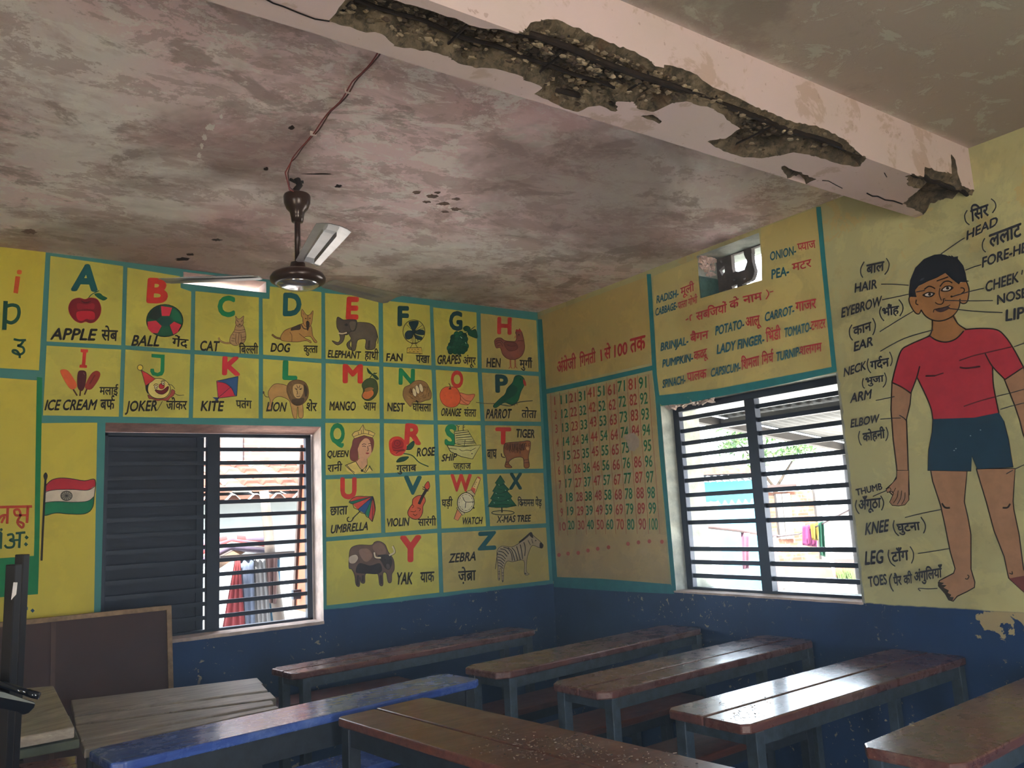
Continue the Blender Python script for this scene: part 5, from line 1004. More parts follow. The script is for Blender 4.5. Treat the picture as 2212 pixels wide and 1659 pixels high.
def veg_list():
    M2 = yellow_mat('vegetable_ground', (200,184,120), .34)
    r = field([(1411,600),(1413,596),(1507,558),(1512,645),(1646,605),(1644,494),(1762,450),(1770,520),(1785,660),(1797,792),(1545,840),(1421,853),(1416,740)], cQ, 'vegetable_list', 'list of vegetable names in blue English and red Hindi above the right window', 'wall painting', None, M2)
    B, R_ = (30,100,122), (190,52,66); p = Pic(cV, .0024); q = Pic(cV, .0026)
    for t, a, b, c in (('ONION-',(1072,464),(1282,412),(1072,396)), ('PEA-',(1085,614),(1225,582),(1085,540)), ('RADISH-',(148,812),(325,757),(150,752)), ('CABBAGE-',(138,914),(315,858),(140,856)), ('BRINJAL-',(182,1200),(405,1146),(187,1135)), ('POTATO-',(628,1072),(860,1012),(632,1000)), ('CARROT-',(1030,960),(1268,897),(1035,890)), ('PUMPKIN-',(198,1335),(445,1282),(202,1272)), ('LADY FINGER-',(642,1225),(1025,1136),(647,1150)), ('TOMATO-',(1190,1090),(1410,1037),(1192,1017)), ('SPINACH-',(200,1502),(385,1462),(202,1437)), ('CAPSICUM-',(592,1412),(832,1360),(597,1345)), ('TURNIP-',(1125,1285),(1325,1236),(1128,1213))): p.text(B, t, a, b, c, .02)
    for t, a, b, c in (('{प}याज',(1300,388),(1445,358),(1292,328)), ('मटर',(1255,552),(1410,512),(1250,492)), ('मूली',(345,750),(455,708),(342,690)), ('प{त}ता गोभी',(322,862),(480,808),(322,808)), ('स{ब}िजयों',(470,955),(720,882),(470,890)), ('के',(745,862),(820,835),(742,800)), ('नाम',(860,818),(1012,782),(852,758)), ('बैगन',(425,1130),(572,1096),(425,1068)), ('आलू',(878,1005),(1002,982),(873,932)), ('गाजर',(1285,882),(1452,850),(1282,808)), ('क{द}दू',(455,1278),(570,1245),(455,1210)), ('िभंडी',(1045,1128),(1165,1098),(1040,1048)), ('टमाटर',(1412,1032),(1530,1010),(1410,962)), ('पालक',(402,1452),(560,1418),(400,1382)), ('िशमला',(845,1356),(990,1318),(842,1278)), ('िमच^',(1010,1312),(1105,1288),(1010,1238)), ('शलगम',(1325,1236),(1500,1202),(1322,1168))): q.text(R_, t, a, b, c, .012)
    q.lines(R_, 9, [(1048,702),(1066,728),(1064,750),(1045,780)], [(1080,722),(1106,714)], [(392,950),(412,938)], [(445,905),(428,918),(432,955)])
    p.build('lettering', r); q.build('hindi_lettering', r)
veg_list()
def stripes():
    s = Pic(cQ, .0021)
    def band(pts, wd): s.line(TST, wd, pts, False)
    band([(1402,592),(1408,690),(1415,810),(1421,860)], 9); band([(1768.6,447),(1779,560),(1803,801)], 10)
    s.line(TST, 11, [(1166,690),(1175,842),(1184,1000),(1191,1130),(1199,1255)], False)
    s.poly(TST, [(1421,866),(1419,855),(1545,841),(1797,793),(1805,790),(1808,803),(1700,828),(1600,848),(1545,858),(1480,872),(1430,876)], False)
    band([(1176,847),(1300,820),(1413,794)], 10); band([(1421,860),(1430,980),(1444,1130),(1457,1276)], 9)
    s.poly(TST, [(1196,1246),(1300,1250),(1450,1262),(1458,1283),(1330,1277),(1197,1268)], False)
    s.build('stripe', WRIGHT)
stripes()
def body_chart():
    SK, SK2, OL = (166,116,70), (168,126,96), (44,30,24)
    r = empty('body_chart', (0,-2.95,1.7), 'wall painting of a boy in red shirt and blue shorts with named body parts', 'wall painting')
    p = Pic(cI, .0008)
    p.poly(SK, [(1065,-90),(1300,-90),(1340,0),(1410,60),(1330,150),(1220,200),(1100,170),(1050,120),(1075,60)], False)
    p.poly(SK2, [(678,575),(870,680),(858,800),(822,950),(832,1200),(842,1500),(850,1700),(700,1720),(620,1640),(690,1580),(730,1510),(725,1430),(690,1150),(668,850)], False, ol=OL, ow=13); p.build('painted_arm', r); p = Pic(cI, .0012)
    p.poly(SK2, [(1795,545),(1985,430),(2060,600),(2150,900),(2190,1300),(2050,1250),(1985,1100),(1950,960),(1900,810)], False, ol=OL, ow=13); p.build('painted_arm', r)
    p = Pic(cJ, .0010)
    p.poly(SK2, [(985,-40),(1010,100),(1100,372),(1150,600),(1205,880),(1262,1080),(1245,1130),(1150,1180),(1085,1215),(1075,1270),(1150,1355),(1192,1430),(1240,1445),(1285,1390),(1400,1335),(1478,1290),(1484,1230),(1440,1085),(1440,700),(1405,500),(1365,330),(1400,-40)], False, ol=OL, ow=13)
    p.poly(SK2, [(1500,-40),(1610,325),(1700,660),(1812,945),(1862,1185),(1960,1275),(2090,1390),(2250,1380),(2120,1200),(2030,1090),(1980,700),(1922,425),(1912,325),(1935,-40)], False, ol=OL, ow=13)
    p.poly((120,66,62), [(1868,1188),(2090,1150),(2250,1370),(2090,1385),(1960,1275)], False)
    p.lines(OL, 20, [(1115,348),(1150,395),(1205,398)], [(1880,352),(1850,395),(1795,398)]).lines(OL, 12, [(1375,1190),(1402,1196),(1418,1165),(1400,1150)], [(1870,1130),(1905,1140),(1900,1110)])
    p.poly((62,54,46), [(1070,1225),(1095,1230),(1140,1240),(1110,1262),(1170,1265),(1135,1292),(1195,1325),(1180,1350),(1222,1372),(1205,1395),(1250,1400),(1235,1435),(1195,1435),(1150,1365),(1075,1280)], False)
    p.poly(SK2, [(612,-20),(608,70),(530,158),(492,198),(505,228),(560,212),(575,240),(530,335),(560,372),(632,378),(702,366),(748,310),(742,150),(748,-20)], False, ol=OL, ow=8)
    p.lines(OL, 7, [(500,222),(520,225),(545,200),(535,175),(510,180)], [(600,175),(570,230),(560,215)], [(628,205),(615,280),(575,345)], [(668,205),(655,290),(618,360)], [(705,225),(700,300),(665,362)]); p.build('painted_legs', r)
    p = Pic(cI, .0016)
    p.poly((182,52,66), [(1055,118),(1120,160),(1220,180),(1320,145),(1410,55),(1560,45),(1720,58),(1800,120),(1885,235),(1985,432),(1805,552),(1682,428),(1690,620),(1745,885),(1500,935),(1085,948),(1070,850),(1020,720),(928,530),(866,690),(678,582),(720,420),(760,270),(850,210)], False)
    p.line(OL, 14, [(1055,118),(850,208),(770,265),(718,420),(678,582)]).line(OL, 14, [(678,582),(770,625),(866,690)]).line(OL, 13, [(866,690),(925,535),(955,420)]).line(OL, 13, [(928,530),(1020,720),(1070,850),(1085,948)]).line(OL, 13, [(1405,55),(1560,43),(1720,56),(1805,122),(1890,245),(1990,432)]).line(OL, 13, [(1990,430),(1900,490),(1805,552)]).line(OL, 13, [(1805,552),(1682,425),(1605,290)]).line(OL, 13, [(1682,428),(1692,620),(1745,885)]).line(OL, 13, [(1050,112),(1120,160),(1220,180),(1320,145),(1395,68)])
    p.lines((92,34,40), 12, [(1350,365),(1480,320),(1600,290),(1870,228)], [(1395,820),(1560,765),(1720,722)]).lines((78,30,36), 18, [(1355,430),(1420,440),(1560,422)], [(1015,518),(1110,515)]).line((78,30,36), 12, [(1110,515),(1195,488)]); p.build('painted_shirt', r)
    p = Pic(cI, .0030); p.poly((32,62,82), [(1085,946),(1500,932),(1745,882),(1795,965),(1842,1150),(1888,1425),(1530,1445),(1500,1370),(1475,1312),(1470,1465),(1035,1458),(1045,1250),(1078,1080)], False).line(OL, 7, [(1470,1465),(1035,1458),(1045,1250),(1078,1080),(1085,948)], False).line(OL, 7, [(1475,1312),(1530,1445),(1888,1425),(1842,1150),(1795,965)], False)
    for x, y in ((1462,1112), (1562,1055), (1300,1258), (1318,1240)): p.oval((188,196,196), x, y, 8, 6, n=8)
    p.build('painted_shorts', r)
    p = Pic(cH, .0024)
    p.poly(SK, [(862,1000),(1000,905),(1180,815),(1340,935),(1400,915),(1432,1000),(1420,1120),(1382,1150),(1342,1135),(1325,1205),(1262,1282),(1160,1330),(1060,1328),(978,1282),(932,1222),(905,1262),(862,1240),(812,1160),(800,1092),(845,1072)], False)
    p.line(OL, 13, [(880,1075),(840,1068),(802,1090),(812,1160),(862,1242),(905,1260),(932,1215)]).line(OL, 13, [(932,1222),(978,1284),(1060,1328),(1160,1330),(1262,1282),(1322,1205),(1340,1130)]).line(OL, 13, [(1405,915),(1434,1000),(1420,1120),(1380,1152),(1340,1135),(1340,1100)]).line(OL, 13, [(1048,1325),(1045,1420),(1020,1495)]).line(OL, 13, [(1265,1275),(1320,1365),(1400,1420)])
    p.lines(OL, 12, [(880,1110),(875,1150),(900,1165)], [(1345,985),(1378,990),(1385,1020),(1355,1045)]).build('painted_head', r)
    p = Pic(cH, .0040)
    p.poly((30,32,40), [(800,1030),(815,905),(868,775),(960,682),(1070,636),(1140,630),(1190,640),(1225,655),(1215,640),(1248,655),(1250,640),(1275,660),(1320,652),(1318,680),(1375,750),(1402,840),(1412,905),(1440,915),(1410,925),(1345,925),(1330,950),(1250,890),(1185,828),(1100,878),(1000,918),(905,965),(868,1010),(880,1082),(800,1080)], False).poly((84,88,100), [(915,910),(940,885),(965,882),(945,905)]).build('painted_hair', r)
    p = Pic(cH, .0042)
    p.lines(OL, 13, [(965,1002),(1010,970),(1050,978),(1078,995)], [(1130,972),(1170,925),(1220,915),(1260,935)]).line(OL, 13, [(1095,914),(1150,895),(1218,870)]).line(OL, 9, [(1130,990),(1122,1050),(1145,1118)]).line(OL, 10, [(1080,1138),(1105,1155),(1145,1158),(1168,1132),(1165,1105),(1185,1100)])
    p.poly(OL, [(945,1062),(1000,1030),(1050,1032),(1080,1045),(1045,1080),(990,1085)]).poly((206,196,186), [(972,1060),(1005,1042),(1055,1048),(1030,1070),(995,1074)]).oval(OL, 1022,1055,16,15).poly(OL, [(1138,1015),(1180,970),(1235,962),(1275,985),(1235,1018),(1180,1028)]).poly((206,196,186), [(1160,1008),(1190,980),(1235,975),(1248,988),(1225,1008),(1185,1016)]).oval(OL, 1212,990,17,15)
    p.poly((74,52,52), [(1082,1218),(1125,1196),(1155,1202),(1205,1180),(1235,1198),(1185,1230),(1130,1242)]).line(OL, 9, [(1062,1245),(1072,1215),(1120,1205),(1200,1185),(1240,1165)]).oval(OL, 1255,1078,13,11); p.build('painted_face', r)
    t = Pic(cH, .0046); K = (50,50,58)  # lettering colour tinted bluish for the haze over it
    for s, a, b, c in (('िसर',(1460,288),(1645,222),(1452,172)), ('HEAD',(1412,482),(1735,322),(1418,388)), ('ललाट',(1655,562),(1990,435),(1650,432)), ('FORE-HEAD',(1577,772),(2210,545),(1582,668)), ('CHEEK',(1612,1032),(1960,922),(1617,925)), ('NOSE',(1737,1162),(2045,1082),(1737,1065)), ('LIPS',(1827,1336),(2090,1290),(1832,1220)), ('बाल',(360,842),(545,802),(362,748)), ('HAIR',(237,1036),(470,990),(242,942)), ('EYEBROW',(97,1300),(515,1172),(104,1200)), ('भौंह',(532,1286),(705,1258),(528,1205)), ('कान',(227,1492),(415,1432),(222,1405)), ('EAR',(232,1656),(430,1592),(238,1560))): t.text(K, s, a, b, c, .022)
    t.lines(K, 13, [(1425,170),(1398,225),(1410,290),(1448,325)], [(1675,50),(1715,85),(1725,140),(1690,200)], [(1610,465),(1585,520),(1590,580),(1620,612)], [(340,712),(305,780),(305,840),(325,880)], [(572,675),(602,730),(590,800),(555,848)], [(520,1185),(502,1240),(520,1300),(550,1335)], [(705,1110),(745,1170),(745,1230),(715,1285)], [(212,1375),(185,1430),(192,1500),(220,1540)], [(430,1305),(458,1370),(450,1440),(430,1485)], [(2000,850),(2008,800)])
    t.use(cI)
    for s, a, b, c in (('NECK',(212,526),(430,452),(218,442)), ('गद^न',(480,458),(665,420),(475,378)), ('भुजा',(432,602),(610,572),(430,540)), ('ARM',(277,786),(480,742),(288,695)), ('ELBOW',(282,1031),(560,977),(290,952)), ('कोहनी',(407,1172),(625,1132),(402,1092))): t.text(K, s, a, b, c, .022)
    t.lines(K, 11, [(460,345),(448,400),(460,455),(485,490)], [(670,278),(692,330),(695,380),(678,420)], [(410,540),(400,590),(410,630),(425,640)], [(620,485),(638,540),(630,595),(605,632)], [(375,1065),(362,1120),(375,1180),(392,1208)], [(635,1025),(655,1080),(650,1130),(632,1165)])
    t.use(cJ)
    for s, a, b, c in (('THUMB',(180,262),(468,190),(168,192)), ('अँगूठा',(205,422),(450,392),(205,318)), ('KNEE',(277,700),(530,657),(290,570)), ('घुटना',(640,668),(895,642),(628,582)), ('LEG',(277,1032),(475,1012),(285,888)), ('टाँग',(580,1002),(765,977),(572,898)), ('TOES',(322,1281),(525,1246),(310,1172)), ('पैर',(602,1268),(690,1255),(594,1172)), ('की',(715,1255),(808,1235),(710,1158)), ('अंगुिलयाँ',(832,1222),(1145,1168),(828,1122))): t.text(K, s, a, b, c, .022)
    t.lines(K, 13, [(185,310),(172,370),(190,430),(215,465)], [(455,262),(485,320),(485,375),(465,425)], [(608,535),(595,600),(620,670),(660,710)], [(905,500),(950,570),(955,630),(935,682)], [(548,865),(540,930),(570,1010),(620,1050)], [(785,828),(820,890),(822,960),(800,1018)], [(580,1130),(555,1200),(570,1280),(600,1330)]); t.build('lettering', r)
    for crop, wd, ls in ((cH, 10, [[(1390,460),(1310,510),(1140,630)], [(1565,742),(1480,768),(1398,800)], [(510,947),(650,948),(800,958)], [(520,1112),(700,1075),(800,1052)], [(880,1030),(972,1012)], [(1592,990),(1430,1028),(1260,1078)], [(1688,1120),(1420,1122),(1180,1118)], [(1790,1246),(1500,1232),(1200,1200)], [(495,1448),(700,1320),(860,1225)], [(500,1655),(750,1520),(1060,1428)]]),
            (cI, 9, [[(520,762),(650,735),(708,722)], [(565,948),(680,938),(770,936)], [(755,908),(800,935),(822,960)], [(1760,850),(1880,815),(2000,785)], [(1725,720),(1870,685),(2000,648)], [(1895,228),(2000,190)], [(1905,1445),(2000,1400)], [(1820,1492),(1885,1455)]]),
            (cJ, 10, [[(345,272),(420,238),(500,205)], [(705,508),(900,460),(1110,418)], [(850,910),(1020,885),(1200,855)], [(880,1330),(855,1300),(960,1305),(1070,1300)]])):
        for l in ls: Pic(crop, .0046).line(K, wd, l).build('leader_line', r)
body_chart()
bpy.data.objects.remove(_to); bpy.data.curves.remove(_tc)
# ---------------------------------------------------------------- outside: the yard on the right, the lane at the back
_simple_in = simple
def simple(name, c, *a, **k):        # street colours, darkened to keep them from burning out in the daylight
    f = .45; return _simple_in('street_'+name, tuple(x*f for x in c), *a, **k)
def brick_mat(name, a, b, mort, sc=1.):
    t = NT(name, .9, 0, .2); q = t.n('ShaderNodeTexBrick'); q.inputs['Scale'].default_value = 1; q.inputs['Brick Width'].default_value = .24*sc; q.inputs['Row Height'].default_value = .085*sc; q.inputs['Mortar Size'].default_value = .012*sc
    x, y, z = t.xyz(); c = t.n('ShaderNodeCombineXYZ'); t.put(c.inputs[0], t.math('ADD', x, y)); t.put(c.inputs[1], z); t.put(q.inputs['Vector'], c.outputs[0])
    a, b, mort = [tuple(x*.45 for x in c) for c in (a, b, mort)]; q.inputs['Color1'].default_value = L(a); q.inputs['Color2'].default_value = L(b); q.inputs['Mortar'].default_value = L(mort)  # bricks darkened likewise against the strong daylight
    return t.col(t.mix(t.math('MULTIPLY', t.step(t.noise(2.5, 5), .45, .65), .35), q.outputs['Color'], L((150, 110, 90))))
GZ = -.35
M_SAND = _simple_in('sandy_yard', (196, 190, 180), .95, 0, .2, 1.2, .1); M_SHEET = simple('grey_corrugated_sheet', (150, 148, 144), .6, .2, .2, 6, .4)
M_TILE = simple('red_clay_tile', (150, 92, 72), .9, 0, .4, 6, .2)
g = MB().box(TH, 40, -30, 40, GZ-.1, GZ).box(X0-8, TH, .3, 40, GZ-.1, GZ).box(X0-12, X0-TH, -30, .3, GZ-.1, GZ).box(X0-TH, TH, -30, Y0-TH, GZ-.1, GZ)
tag(g.build('ground', M_SAND), kind='structure')
tag(MB().box(TH, .69, -3.2, -.72, 2.118, 2.30).build('trim_1', M_REVEAL2), 'mossy concrete sunshade slab over the right window', kind='structure')
def wave_sheet(m, O, U, V, n, amp, up):
    """corrugated sheet: waves run across U, ribs lie along V"""
    k = n*6; N = Vector(up); vs = []
    for i in range(k+1):
        h = amp*math.sin(2*math.pi*i/6)
        for t in (0, 1): vs.append(Vector(O)+Vector(U)*(i/k)+Vector(V)*t+N*h)
    b = len(vs); vs += [v+N*.006 for v in vs]
    fs = [(2*i, 2*i+1, 2*i+3, 2*i+2) for i in range(k)]+[(b+2*i, b+2*i+2, b+2*i+3, b+2*i+1) for i in range(k)]+[(2*i, 2*i+2, b+2*i+2, b+2*i) for i in range(k)]+[(2*i+1, b+2*i+1, b+2*i+3, 2*i+3) for i in range(k)]
    return m.add(vs, fs)
def yard():
    r = empty('veranda_roof', (1.5,-2.4, GZ), 'grey corrugated sheet roof on a slanting rafter outside the right window', 'roof')
    z = lambda x: 2.185-.115*(x-.36)
    w_ = simple('grey_timber', (120, 110, 104), .8, 0, .3, 8)
    m = MB(); wave_sheet(m, (.72,-.8, z(.72)+.02), (0,-3.4, 0), (1.89, 0, z(2.61)-z(.72)), 44, .012, (0, 0, 1)); world_child(m.build('sheet', M_SHEET, None, True), r)
    world_child(MB().loft([(.72,-.83, z(.72)-.06), (.72,-.77, z(.72)-.06), (.72,-.77, z(.72)), (.72,-.83, z(.72))], [(2.65,-.83, z(2.65)-.06), (2.65,-.77, z(2.65)-.06), (2.65,-.77, z(2.65)), (2.65,-.83, z(2.65))]).build('rafter', w_), r)
    for x in (1.0, 2.5): world_child(MB().box(x-.03, x+.03, -4.2, -.84, z(x)-.07, z(x)-.01).build('purlin', w_), r)
    world_child(MB().tube([(2.56,-.84, GZ), (2.53,-.82, .8), (2.54,-.82, z(2.54)-.05)], .045, 10).build('post', w_, None, True), r)
    def hut(name, a, b, h, dep, wall, label, cat='house'):
        A, B = at_z(*a, GZ), at_z(*b, GZ); u = (B-A); n = Vector((-u.y, u.x, 0)).normalized(); n = n if n.dot(_fw) > 0 else -n
        e = empty(name, A.lerp(B, .5), label, cat); q = [A, B, B+n*dep, A+n*dep]
        world_child(MB().loft([Vector((p.x, p.y, GZ)) for p in q], [Vector((p.x, p.y, GZ+h)) for p in q]).build('wall', wall), e); return e, A, B, u.normalized(), n
    blue = simple('sky_blue_limewash', (90, 215, 255), .8, 0, .25, 1.1)
    e, A, B, u, n = hut('blue_house', (1400, 1293), (1648, 1272), 2.32, 4, blue, 'sky blue house with a wavy sheet eave seen through the left of the right window')
    m = MB(); wave_sheet(m, A-n*.35+Vector((0, 0, 2.34)), (B-A)*1.0, n*2.2+Vector((0, 0, .5)), 16, .05, (0, 0, 1)); world_child(m.build('eave_sheet', simple('white_sheet', (190, 190, 190), .6)), e)
    rt = MB(); q = [A-n*.1+Vector((0, 0, GZ+2.82)), B-n*.1+Vector((0, 0, GZ+2.82))]; rt.loft([q[0], q[1], q[1]+n*.1, q[0]+n*.1], [q[0]+n*.3+Vector((0, 0, .22)), q[1]+n*.3+Vector((0, 0, .22)), q[1]+n*.5+Vector((0, 0, .22)), q[0]+n*.5+Vector((0, 0, .22))]); world_child(rt.build('tile_course', M_TILE), e)
    P = lambda t, z_, d=0: A+(B-A)*t+n*d+Vector((0, 0, z_))
    world_child(MB().loft([P(.55,.02,-.02), P(.66,.02,-.02), P(.66,1.9,-.02), P(.55,1.9,-.02)], [P(.55,.02,.01), P(.66,.02,.01), P(.66,1.9,.01), P(.55,1.9,.01)]).build('door', simple('pale_door', (170, 186, 190), .7)), e)
    bm_ = brick_mat('salmon_brick', (176, 110, 84), (160, 98, 76), (170, 140, 120))
    e, A, B, u, n = hut('brick_house', (1618, 1262), (1786, 1246), 2.05, .5, bm_, 'salmon brick house with a grey pillar across the yard')
    P = lambda t, z_, d=0: A+(B-A)*t+n*d+Vector((0, 0, z_)); gr = simple('grey_cement_pillar', (140, 136, 132), .8)
    def post(t0, t1, h, nm, mt, z0=0.): world_child(MB().loft([P(t0,z0,-.08), P(t1,z0,-.08), P(t1,z0,.05), P(t0,z0,.05)], [P(t0,h,-.08), P(t1,h,-.08), P(t1,h,.05), P(t0,h,.05)]).build(nm, mt), e)
    post(.42, .49, 2.0, 'pillar', gr, .95); post(.50, .60, 2.0, 'pale_panel', simple('limewashed_panel', (196, 190, 184), .8), .95); post(.93, 1.0, 2.2, 'corner_pillar', gr); post(.0, .05, 2.0, 'door_post', gr); post(.22, .70, 2.22, 'lintel', simple('brown_timber', (96, 66, 60), .8), 2.07)
    world_child(MB().loft([P(0,0,-.25), P(1,0,-.25), P(1,0,0), P(0,0,0)], [P(0,.42,-.12), P(1,.42,-.12), P(1,.42,0), P(0,.42,0)]).build('plinth', simple('mud_plinth', (150, 112, 88), .9, 0, .3, 2)), e)
    wh = simple('white_limewash', (214, 208, 206), .8, 0, .08, 1); pk = simple('pink_distemper', (190, 108, 104), .8, 0, .15, 1)
    e, A, B, u, n = hut('white_house', (1806, 1247), (1966, 1246), 2.9, .5, wh, 'white house with a pink painted foot at the right of the yard')
    P = lambda t, z_, d=0: A+(B-A)*t+n*d+Vector((0, 0, z_)); world_child(MB().loft([P(0,0,-.03), P(1,0,-.03), P(1,.42,-.03), P(0,.42,-.03)], [P(0,0,.0), P(1,0,.0), P(1,.42,0), P(0,.42,0)]).build('painted_foot', pk), e)
    # bamboo rail, line and clothes
    bam = simple('old_bamboo', (122, 86, 84), .7, 0, .3, 14)
    a, b = at_y(1500, 1134, .6), at_y(1682, 1160, .6)
    tag(MB().tube([a, a.lerp(b, .5)+Vector((0, 0, .012)), b], .022, 10).build('bamboo_pole', bam, None, True), 'bamboo pole slanting across the view outside the right window', 'pole')
    c = b.lerp(a, .02); d = at_y(1834, 1102, -.83); tag(MB().tube([c, c.lerp(d, .35)-Vector((0, 0, .05)), c.lerp(d, .7)-Vector((0, 0, .03)), d], .008, 6).build('clothesline', bam), 'thin line running from the bamboo pole to the right', 'clothesline')
    ln = [c, c.lerp(d, .35)-Vector((0, 0, .05)), c.lerp(d, .7)-Vector((0, 0, .03)), d]; fr_ = at_y(1670, 1158, .6)
    tag(MB().tube([(fr_.x, .6, GZ), (fr_.x+.02, .6, .4), (fr_.x, .6, fr_.z)], .03, 8).build('pole_prop', bam, None, True), 'short prop standing under the end of the bamboo pole', 'post')
    def ldep(px):                                                   # depth of the clothesline where it crosses column px
        best = min((abs((lambda v: 1106+FPX*v.dot(_R)/v.dot(_fw))(ln[i].lerp(ln[i+1], t/20)-CAM)-px), (ln[i].lerp(ln[i+1], t/20)-CAM).dot(_fw)) for i in range(3) for t in range(21)); return best[1]
    def cloth(name, pts, dist, col, label, folds=3, amp=.03, grp=None, back=.0):
        if dist is None: dist = ldep((pts[0][0]+pts[1][0])/2)-.01
        q = [at_d(x, y, dist) for x, y in pts]; NU, NV = 18, 8; vs = []; nrm = Vector((_fw.x, _fw.y, 0)).normalized()
        for j in range(NV+1):
            for i in range(NU+1):
                s, t = i/NU, j/NV; p = q[0].lerp(q[1], s).lerp(q[3].lerp(q[2], s), t); vs.append(p+nrm*(amp*math.sin(s*folds*6.28+t*.8)*(.5+.5*t)+back))
        fs = [(j*(NU+1)+i, j*(NU+1)+i+1, (j+1)*(NU+1)+i+1, (j+1)*(NU+1)+i) for j in range(NV) for i in range(NU)]
        o = MB().add(vs, fs).build(name, simple('cloth_%d_%d_%d' % col, col, .9, 0, .15, 6), None, True)
        s = o.modifiers.new('thick', 'SOLIDIFY'); s.thickness = .004
        return tag(o, label, 'cloth', grp)
    G = 'washing hung in the yard'
    cloth('hanging_cloth', [(1734,1136), (1766,1129), (1766,1182), (1736,1178)], None, (206, 70, 150), 'magenta cloth hanging on the line in front of the brick house', 3, .03, G)
    cloth('hanging_cloth', [(1750,1131), (1772,1127), (1768,1168), (1756,1166)], None, (226, 190, 60), 'yellow cloth hanging over the magenta one', 2, .02, G)
    cloth('hanging_cloth', [(1768,1129), (1780,1126), (1783,1203), (1774,1200)], None, (60, 156, 112), 'green cloth hanging right of the yellow one', 2, .02, G)
    cloth('hanging_cloth', [(1601,1150), (1620,1152), (1619,1228), (1606,1230)], 8.05, (196, 120, 150), 'pinkish garment hanging before the blue house', 2, .02, G)
    rnd = random.Random(21); v = []
    for k in range(14): v.append(Vector((rnd.uniform(-.22, .22), rnd.uniform(-.2, .2), rnd.uniform(0, .2))))
    bb = bmesh.new(); [bb.verts.new(p) for p in v]; bmesh.ops.convex_hull(bb, input=bb.verts[:]); me = bpy.data.meshes.new('stone'); bb.to_mesh(me); bb.free(); o = link('stone', me, None, [simple('pale_stone', (168, 156, 144), .9)]); o.location = at_z(1690, 1272, GZ); tag(o, 'pale stone lying on the sandy yard', 'stone')
    # tree
    t = empty('tree', at_d(1665, 1200, 25), 'feathery light green tree behind the houses of the yard', 'tree'); t.location.z = GZ; c = at_d(1668, 985, 25); tb = simple('tree_bark', (110, 90, 70), .9)
    world_child(MB().tube([(t.location.x, t.location.y, GZ), (c.x, c.y, c.z-1)], .14, 8, .07).tube([(c.x, c.y, c.z-1), at_d(1600, 960, 25)], .06, 6, .02).tube([(c.x, c.y, c.z-1), at_d(1730, 965, 25.5)], .06, 6, .02).build('trunk', tb, None, True), t)
    m = MB(); rnd = random.Random(5)
    for px, py, rx, ry, nn in ((1590,945,34,18,260), (1640,985,26,36,330), (1575,965,20,14,120), (1700,975,38,16,260), (1735,968,22,12,140), (1620,1015,26,10,130), (1665,940,20,12,100)):
        for k in range(nn):
            p = at_d(px+rnd.gauss(0, .5)*rx, py+rnd.gauss(0, .5)*ry, 25+rnd.uniform(-1, 1)); R_ = Matrix.Rotation(rnd.random()*6.3, 3, Vector((rnd.gauss(0, 1), rnd.gauss(0, 1), rnd.gauss(0, 1))).normalized()); l = rnd.uniform(.07, .17); w2 = l*.28
            m.cur = rnd.randrange(2); m.add([p+R_ @ Vector(q) for q in ((-l, 0, 0), (0, -w2, 0), (l, 0, 0), (0, w2, 0))], [(0, 1, 2, 3)])
    world_child(m.build('foliage', [simple('light_leaf', (120, 176, 70), .6, 0, .2, 3), simple('mid_leaf', (90, 150, 62), .6, 0, .2, 3)]), t)
    gm = MB(); rnd = random.Random(6); c = at_z(1805, 1246, GZ)
    for k in range(220):
        p = at_z(1822+rnd.uniform(-14, 26), 1250+rnd.uniform(-2, 3), GZ); h = rnd.uniform(.1, .3); gm.add([p, p+Vector((.03, 0, 0)), p+Vector((rnd.uniform(-.08, .08), rnd.uniform(-.08, .08), h))], [(0, 1, 2)])
    tag(gm.build('grass', simple('pale_grass', (130, 170, 80), .8)), 'pale green grass at the foot of the white house', 'grass', kind='stuff')
    return cloth
def at_d(px, py, dist): d = ray(px, py); return CAM+d*(dist/d.dot(_fw))
cloth = yard()
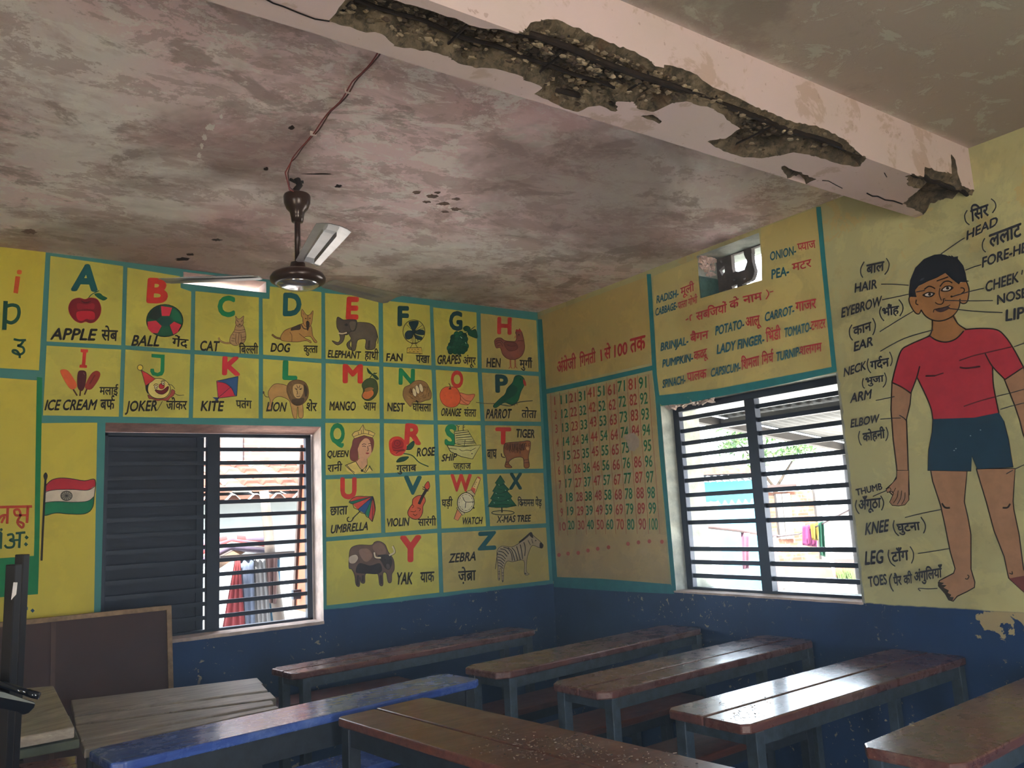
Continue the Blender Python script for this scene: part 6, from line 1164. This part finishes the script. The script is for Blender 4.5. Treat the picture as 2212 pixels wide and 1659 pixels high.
def lane():
    pale = simple('pale_blue_limewash', (236, 252, 255), .8, 0, .12, .8)
    r = empty('lane_house', (-1.4, 4.3, GZ), 'pale blue house with a tiled roof and wavy sheet eave behind the back window', 'house')
    world_child(MB().box(-5, 3.5, 4.2, 4.4, GZ, 1.86).build('wall', pale), r)
    m = MB(); wave_sheet(m, (-5, 3.75, 1.80), (8.5, 0, 0), (0, .55, .12), 36, .045, (0, 0, 1)); world_child(m.build('eave_sheet', simple('white_sheet', (190, 190, 190), .6)), r)
    tm = MB(); nr, nc = 5, 42; rnd = random.Random(8)
    for i in range(nr):
        for j in range(nc):
            x, y, z = -5+8.5*j/nc, 3.78+i*.34, 1.87+i*.088; tm.cur = 0 if rnd.random() < .62 else 1
            tm.loft([(x, y, z), (x+.19, y, z), (x+.15, y, z+.05), (x+.04, y, z+.05)], [(x, y+.42, z+.09), (x+.19, y+.42, z+.09), (x+.15, y+.42, z+.12), (x+.04, y+.42, z+.12)])
    world_child(tm.box(-5, 3.5, 3.8, 5.5, 1.80, 1.84).build('tiles', [M_TILE, simple('mossy_grey_tile', (128, 124, 110), .9, 0, .3, 6)]), r)
    e = empty('pink_brick_house', (-1, 6.5, GZ), 'washed out pink brick wall rising above the tiled roof', 'house')
    world_child(MB().box(-6, 5, 6.4, 6.7, GZ, 4.6).build('wall', brick_mat('pink_brick', (186, 140, 132), (176, 130, 122), (196, 176, 168))), e)
    world_child(MB().box(-.55, -.28, 6.34, 6.4, GZ, 4.6).build('pilaster', simple('white_pilaster', (206, 200, 200), .8)), e)
    wd = simple('stripped_tree_post', (150, 132, 116), .8, 0, .25, 6)
    pp = [at_y(570, 1060, 1.5), at_y(576, 1110, 1.5), at_y(580, 1150, 1.5), at_y(584, 1200, 1.48), at_y(596, 1290, 1.47), at_y(606, 1360, 1.46)]; pp.append(Vector((pp[-1].x+.1, 1.44, GZ)))
    tag(MB().tube(pp, .034, 12, .046).build('timber_post', wd, None, True), 'crooked pale timber post in the lane behind the back window', 'post')
    tag(MB().box(-1.95, -1.2, 1.42, 1.455, 1.275, 1.31).build('cross_rail', simple('dark_timber', (86, 70, 60), .8)), 'dark timber cross rail tied to the crooked post', 'rail')
    G = 'things hung up in the lane'
    rl = [at_d(452, 1206, 6.2), at_d(500, 1204, 6.22), at_d(560, 1202, 6.22), at_d(604, 1205, 6.2)]
    tag(MB().tube(rl, .013, 8).tube([(rl[0].x, rl[0].y, GZ), rl[0]], .02, 8).build('hanging_rail', simple('dark_timber', (86, 70, 60), .8), None, True), 'thin rail carrying the cloths in the lane behind the back window', 'rail')
    C = lambda pts, d, c, l, f=3: cloth('hanging_cloth', pts, d, c, l, f, .014, G)
    C([(508,1205), (518,1205), (530,1372), (476,1374)], 6.19, (190, 44, 52), 'red cloth hanging in folds behind the back window bars', 3)
    C([(517,1205), (548,1203), (550,1368), (530,1370)], 6.23, (150, 170, 206), 'pale blue sheet hanging behind the red cloth', 2)
    C([(534,1203), (574,1202), (585,1360), (546,1366)], 6.26, (206, 206, 208), 'white sheet hanging left of the crooked post', 4)
    C([(572,1205), (604,1205), (606,1360), (578,1364)], 6.3, (90, 176, 226), 'bright blue cloth hanging behind the foot of the post', 2)
    C([(574,1204), (599,1205), (596,1304), (580,1302)], 6.17, (120, 76, 68), 'brown rag hanging from the rail beside the post', 2)
    a, b = at_d(468, 1232, 6.0), at_d(556, 1176, 6.4); n = Vector((.02, .03, .07))
    tag(MB().loft([a, a+n, a+n+Vector((.0, .2, 0)), a+Vector((0, .2, 0))], [b, b+n, b+n+Vector((0, .2, 0)), b+Vector((0, .2, 0))]).build('plank', simple('tan_plank', (196, 150, 112), .7, 0, .15, 8)), 'tan plank leaning slantwise behind the back window', 'plank')
    sb = MB(); o = at_d(512, 1186, 6.22); rnd = random.Random(3)
    for i in range(7):
        sb.cur = i % 3; t = (i-3)/3; sb.tube([o+Vector((-.28, 0, -.05-abs(t)*.02+.02*i)), o+Vector((-.05, .0, .03+.025*i-.01*i*i*.3)), o+Vector((.22, 0, -.02+.012*i))], .035, 8)
    tag(sb.build('cloth_bundle', [simple('purple_cloth', (140, 124, 158), .9), simple('white_cloth', (206, 200, 204), .9), simple('red_cloth', (196, 60, 62), .9)], None, True), 'striped bundle of purple, white and red cloth on the plank', 'cloth')
lane()

# ---------------------------------------------------------------- haze added to the room; it also imitates lens glare
hz = bpy.data.materials.new('haze_veil'); hz.use_nodes = True; ht = hz.node_tree; ht.nodes.remove(ht.nodes['Principled BSDF'])
vs_ = ht.nodes.new('ShaderNodeVolumeScatter'); vs_.inputs['Color'].default_value = (.80, .90, 1, 1); vs_.inputs['Density'].default_value = .032; vs_.inputs['Anisotropy'].default_value = .35
ht.links.new(vs_.outputs[0], ht.nodes['Material Output'].inputs['Volume'])
tag(MB().box(X0-.02, .02, Y0-.02, .02, -.02, 3.02).build('haze_veil', hz), 'faint haze added through the classroom, partly imitating lens glare', 'haze', kind='stuff')
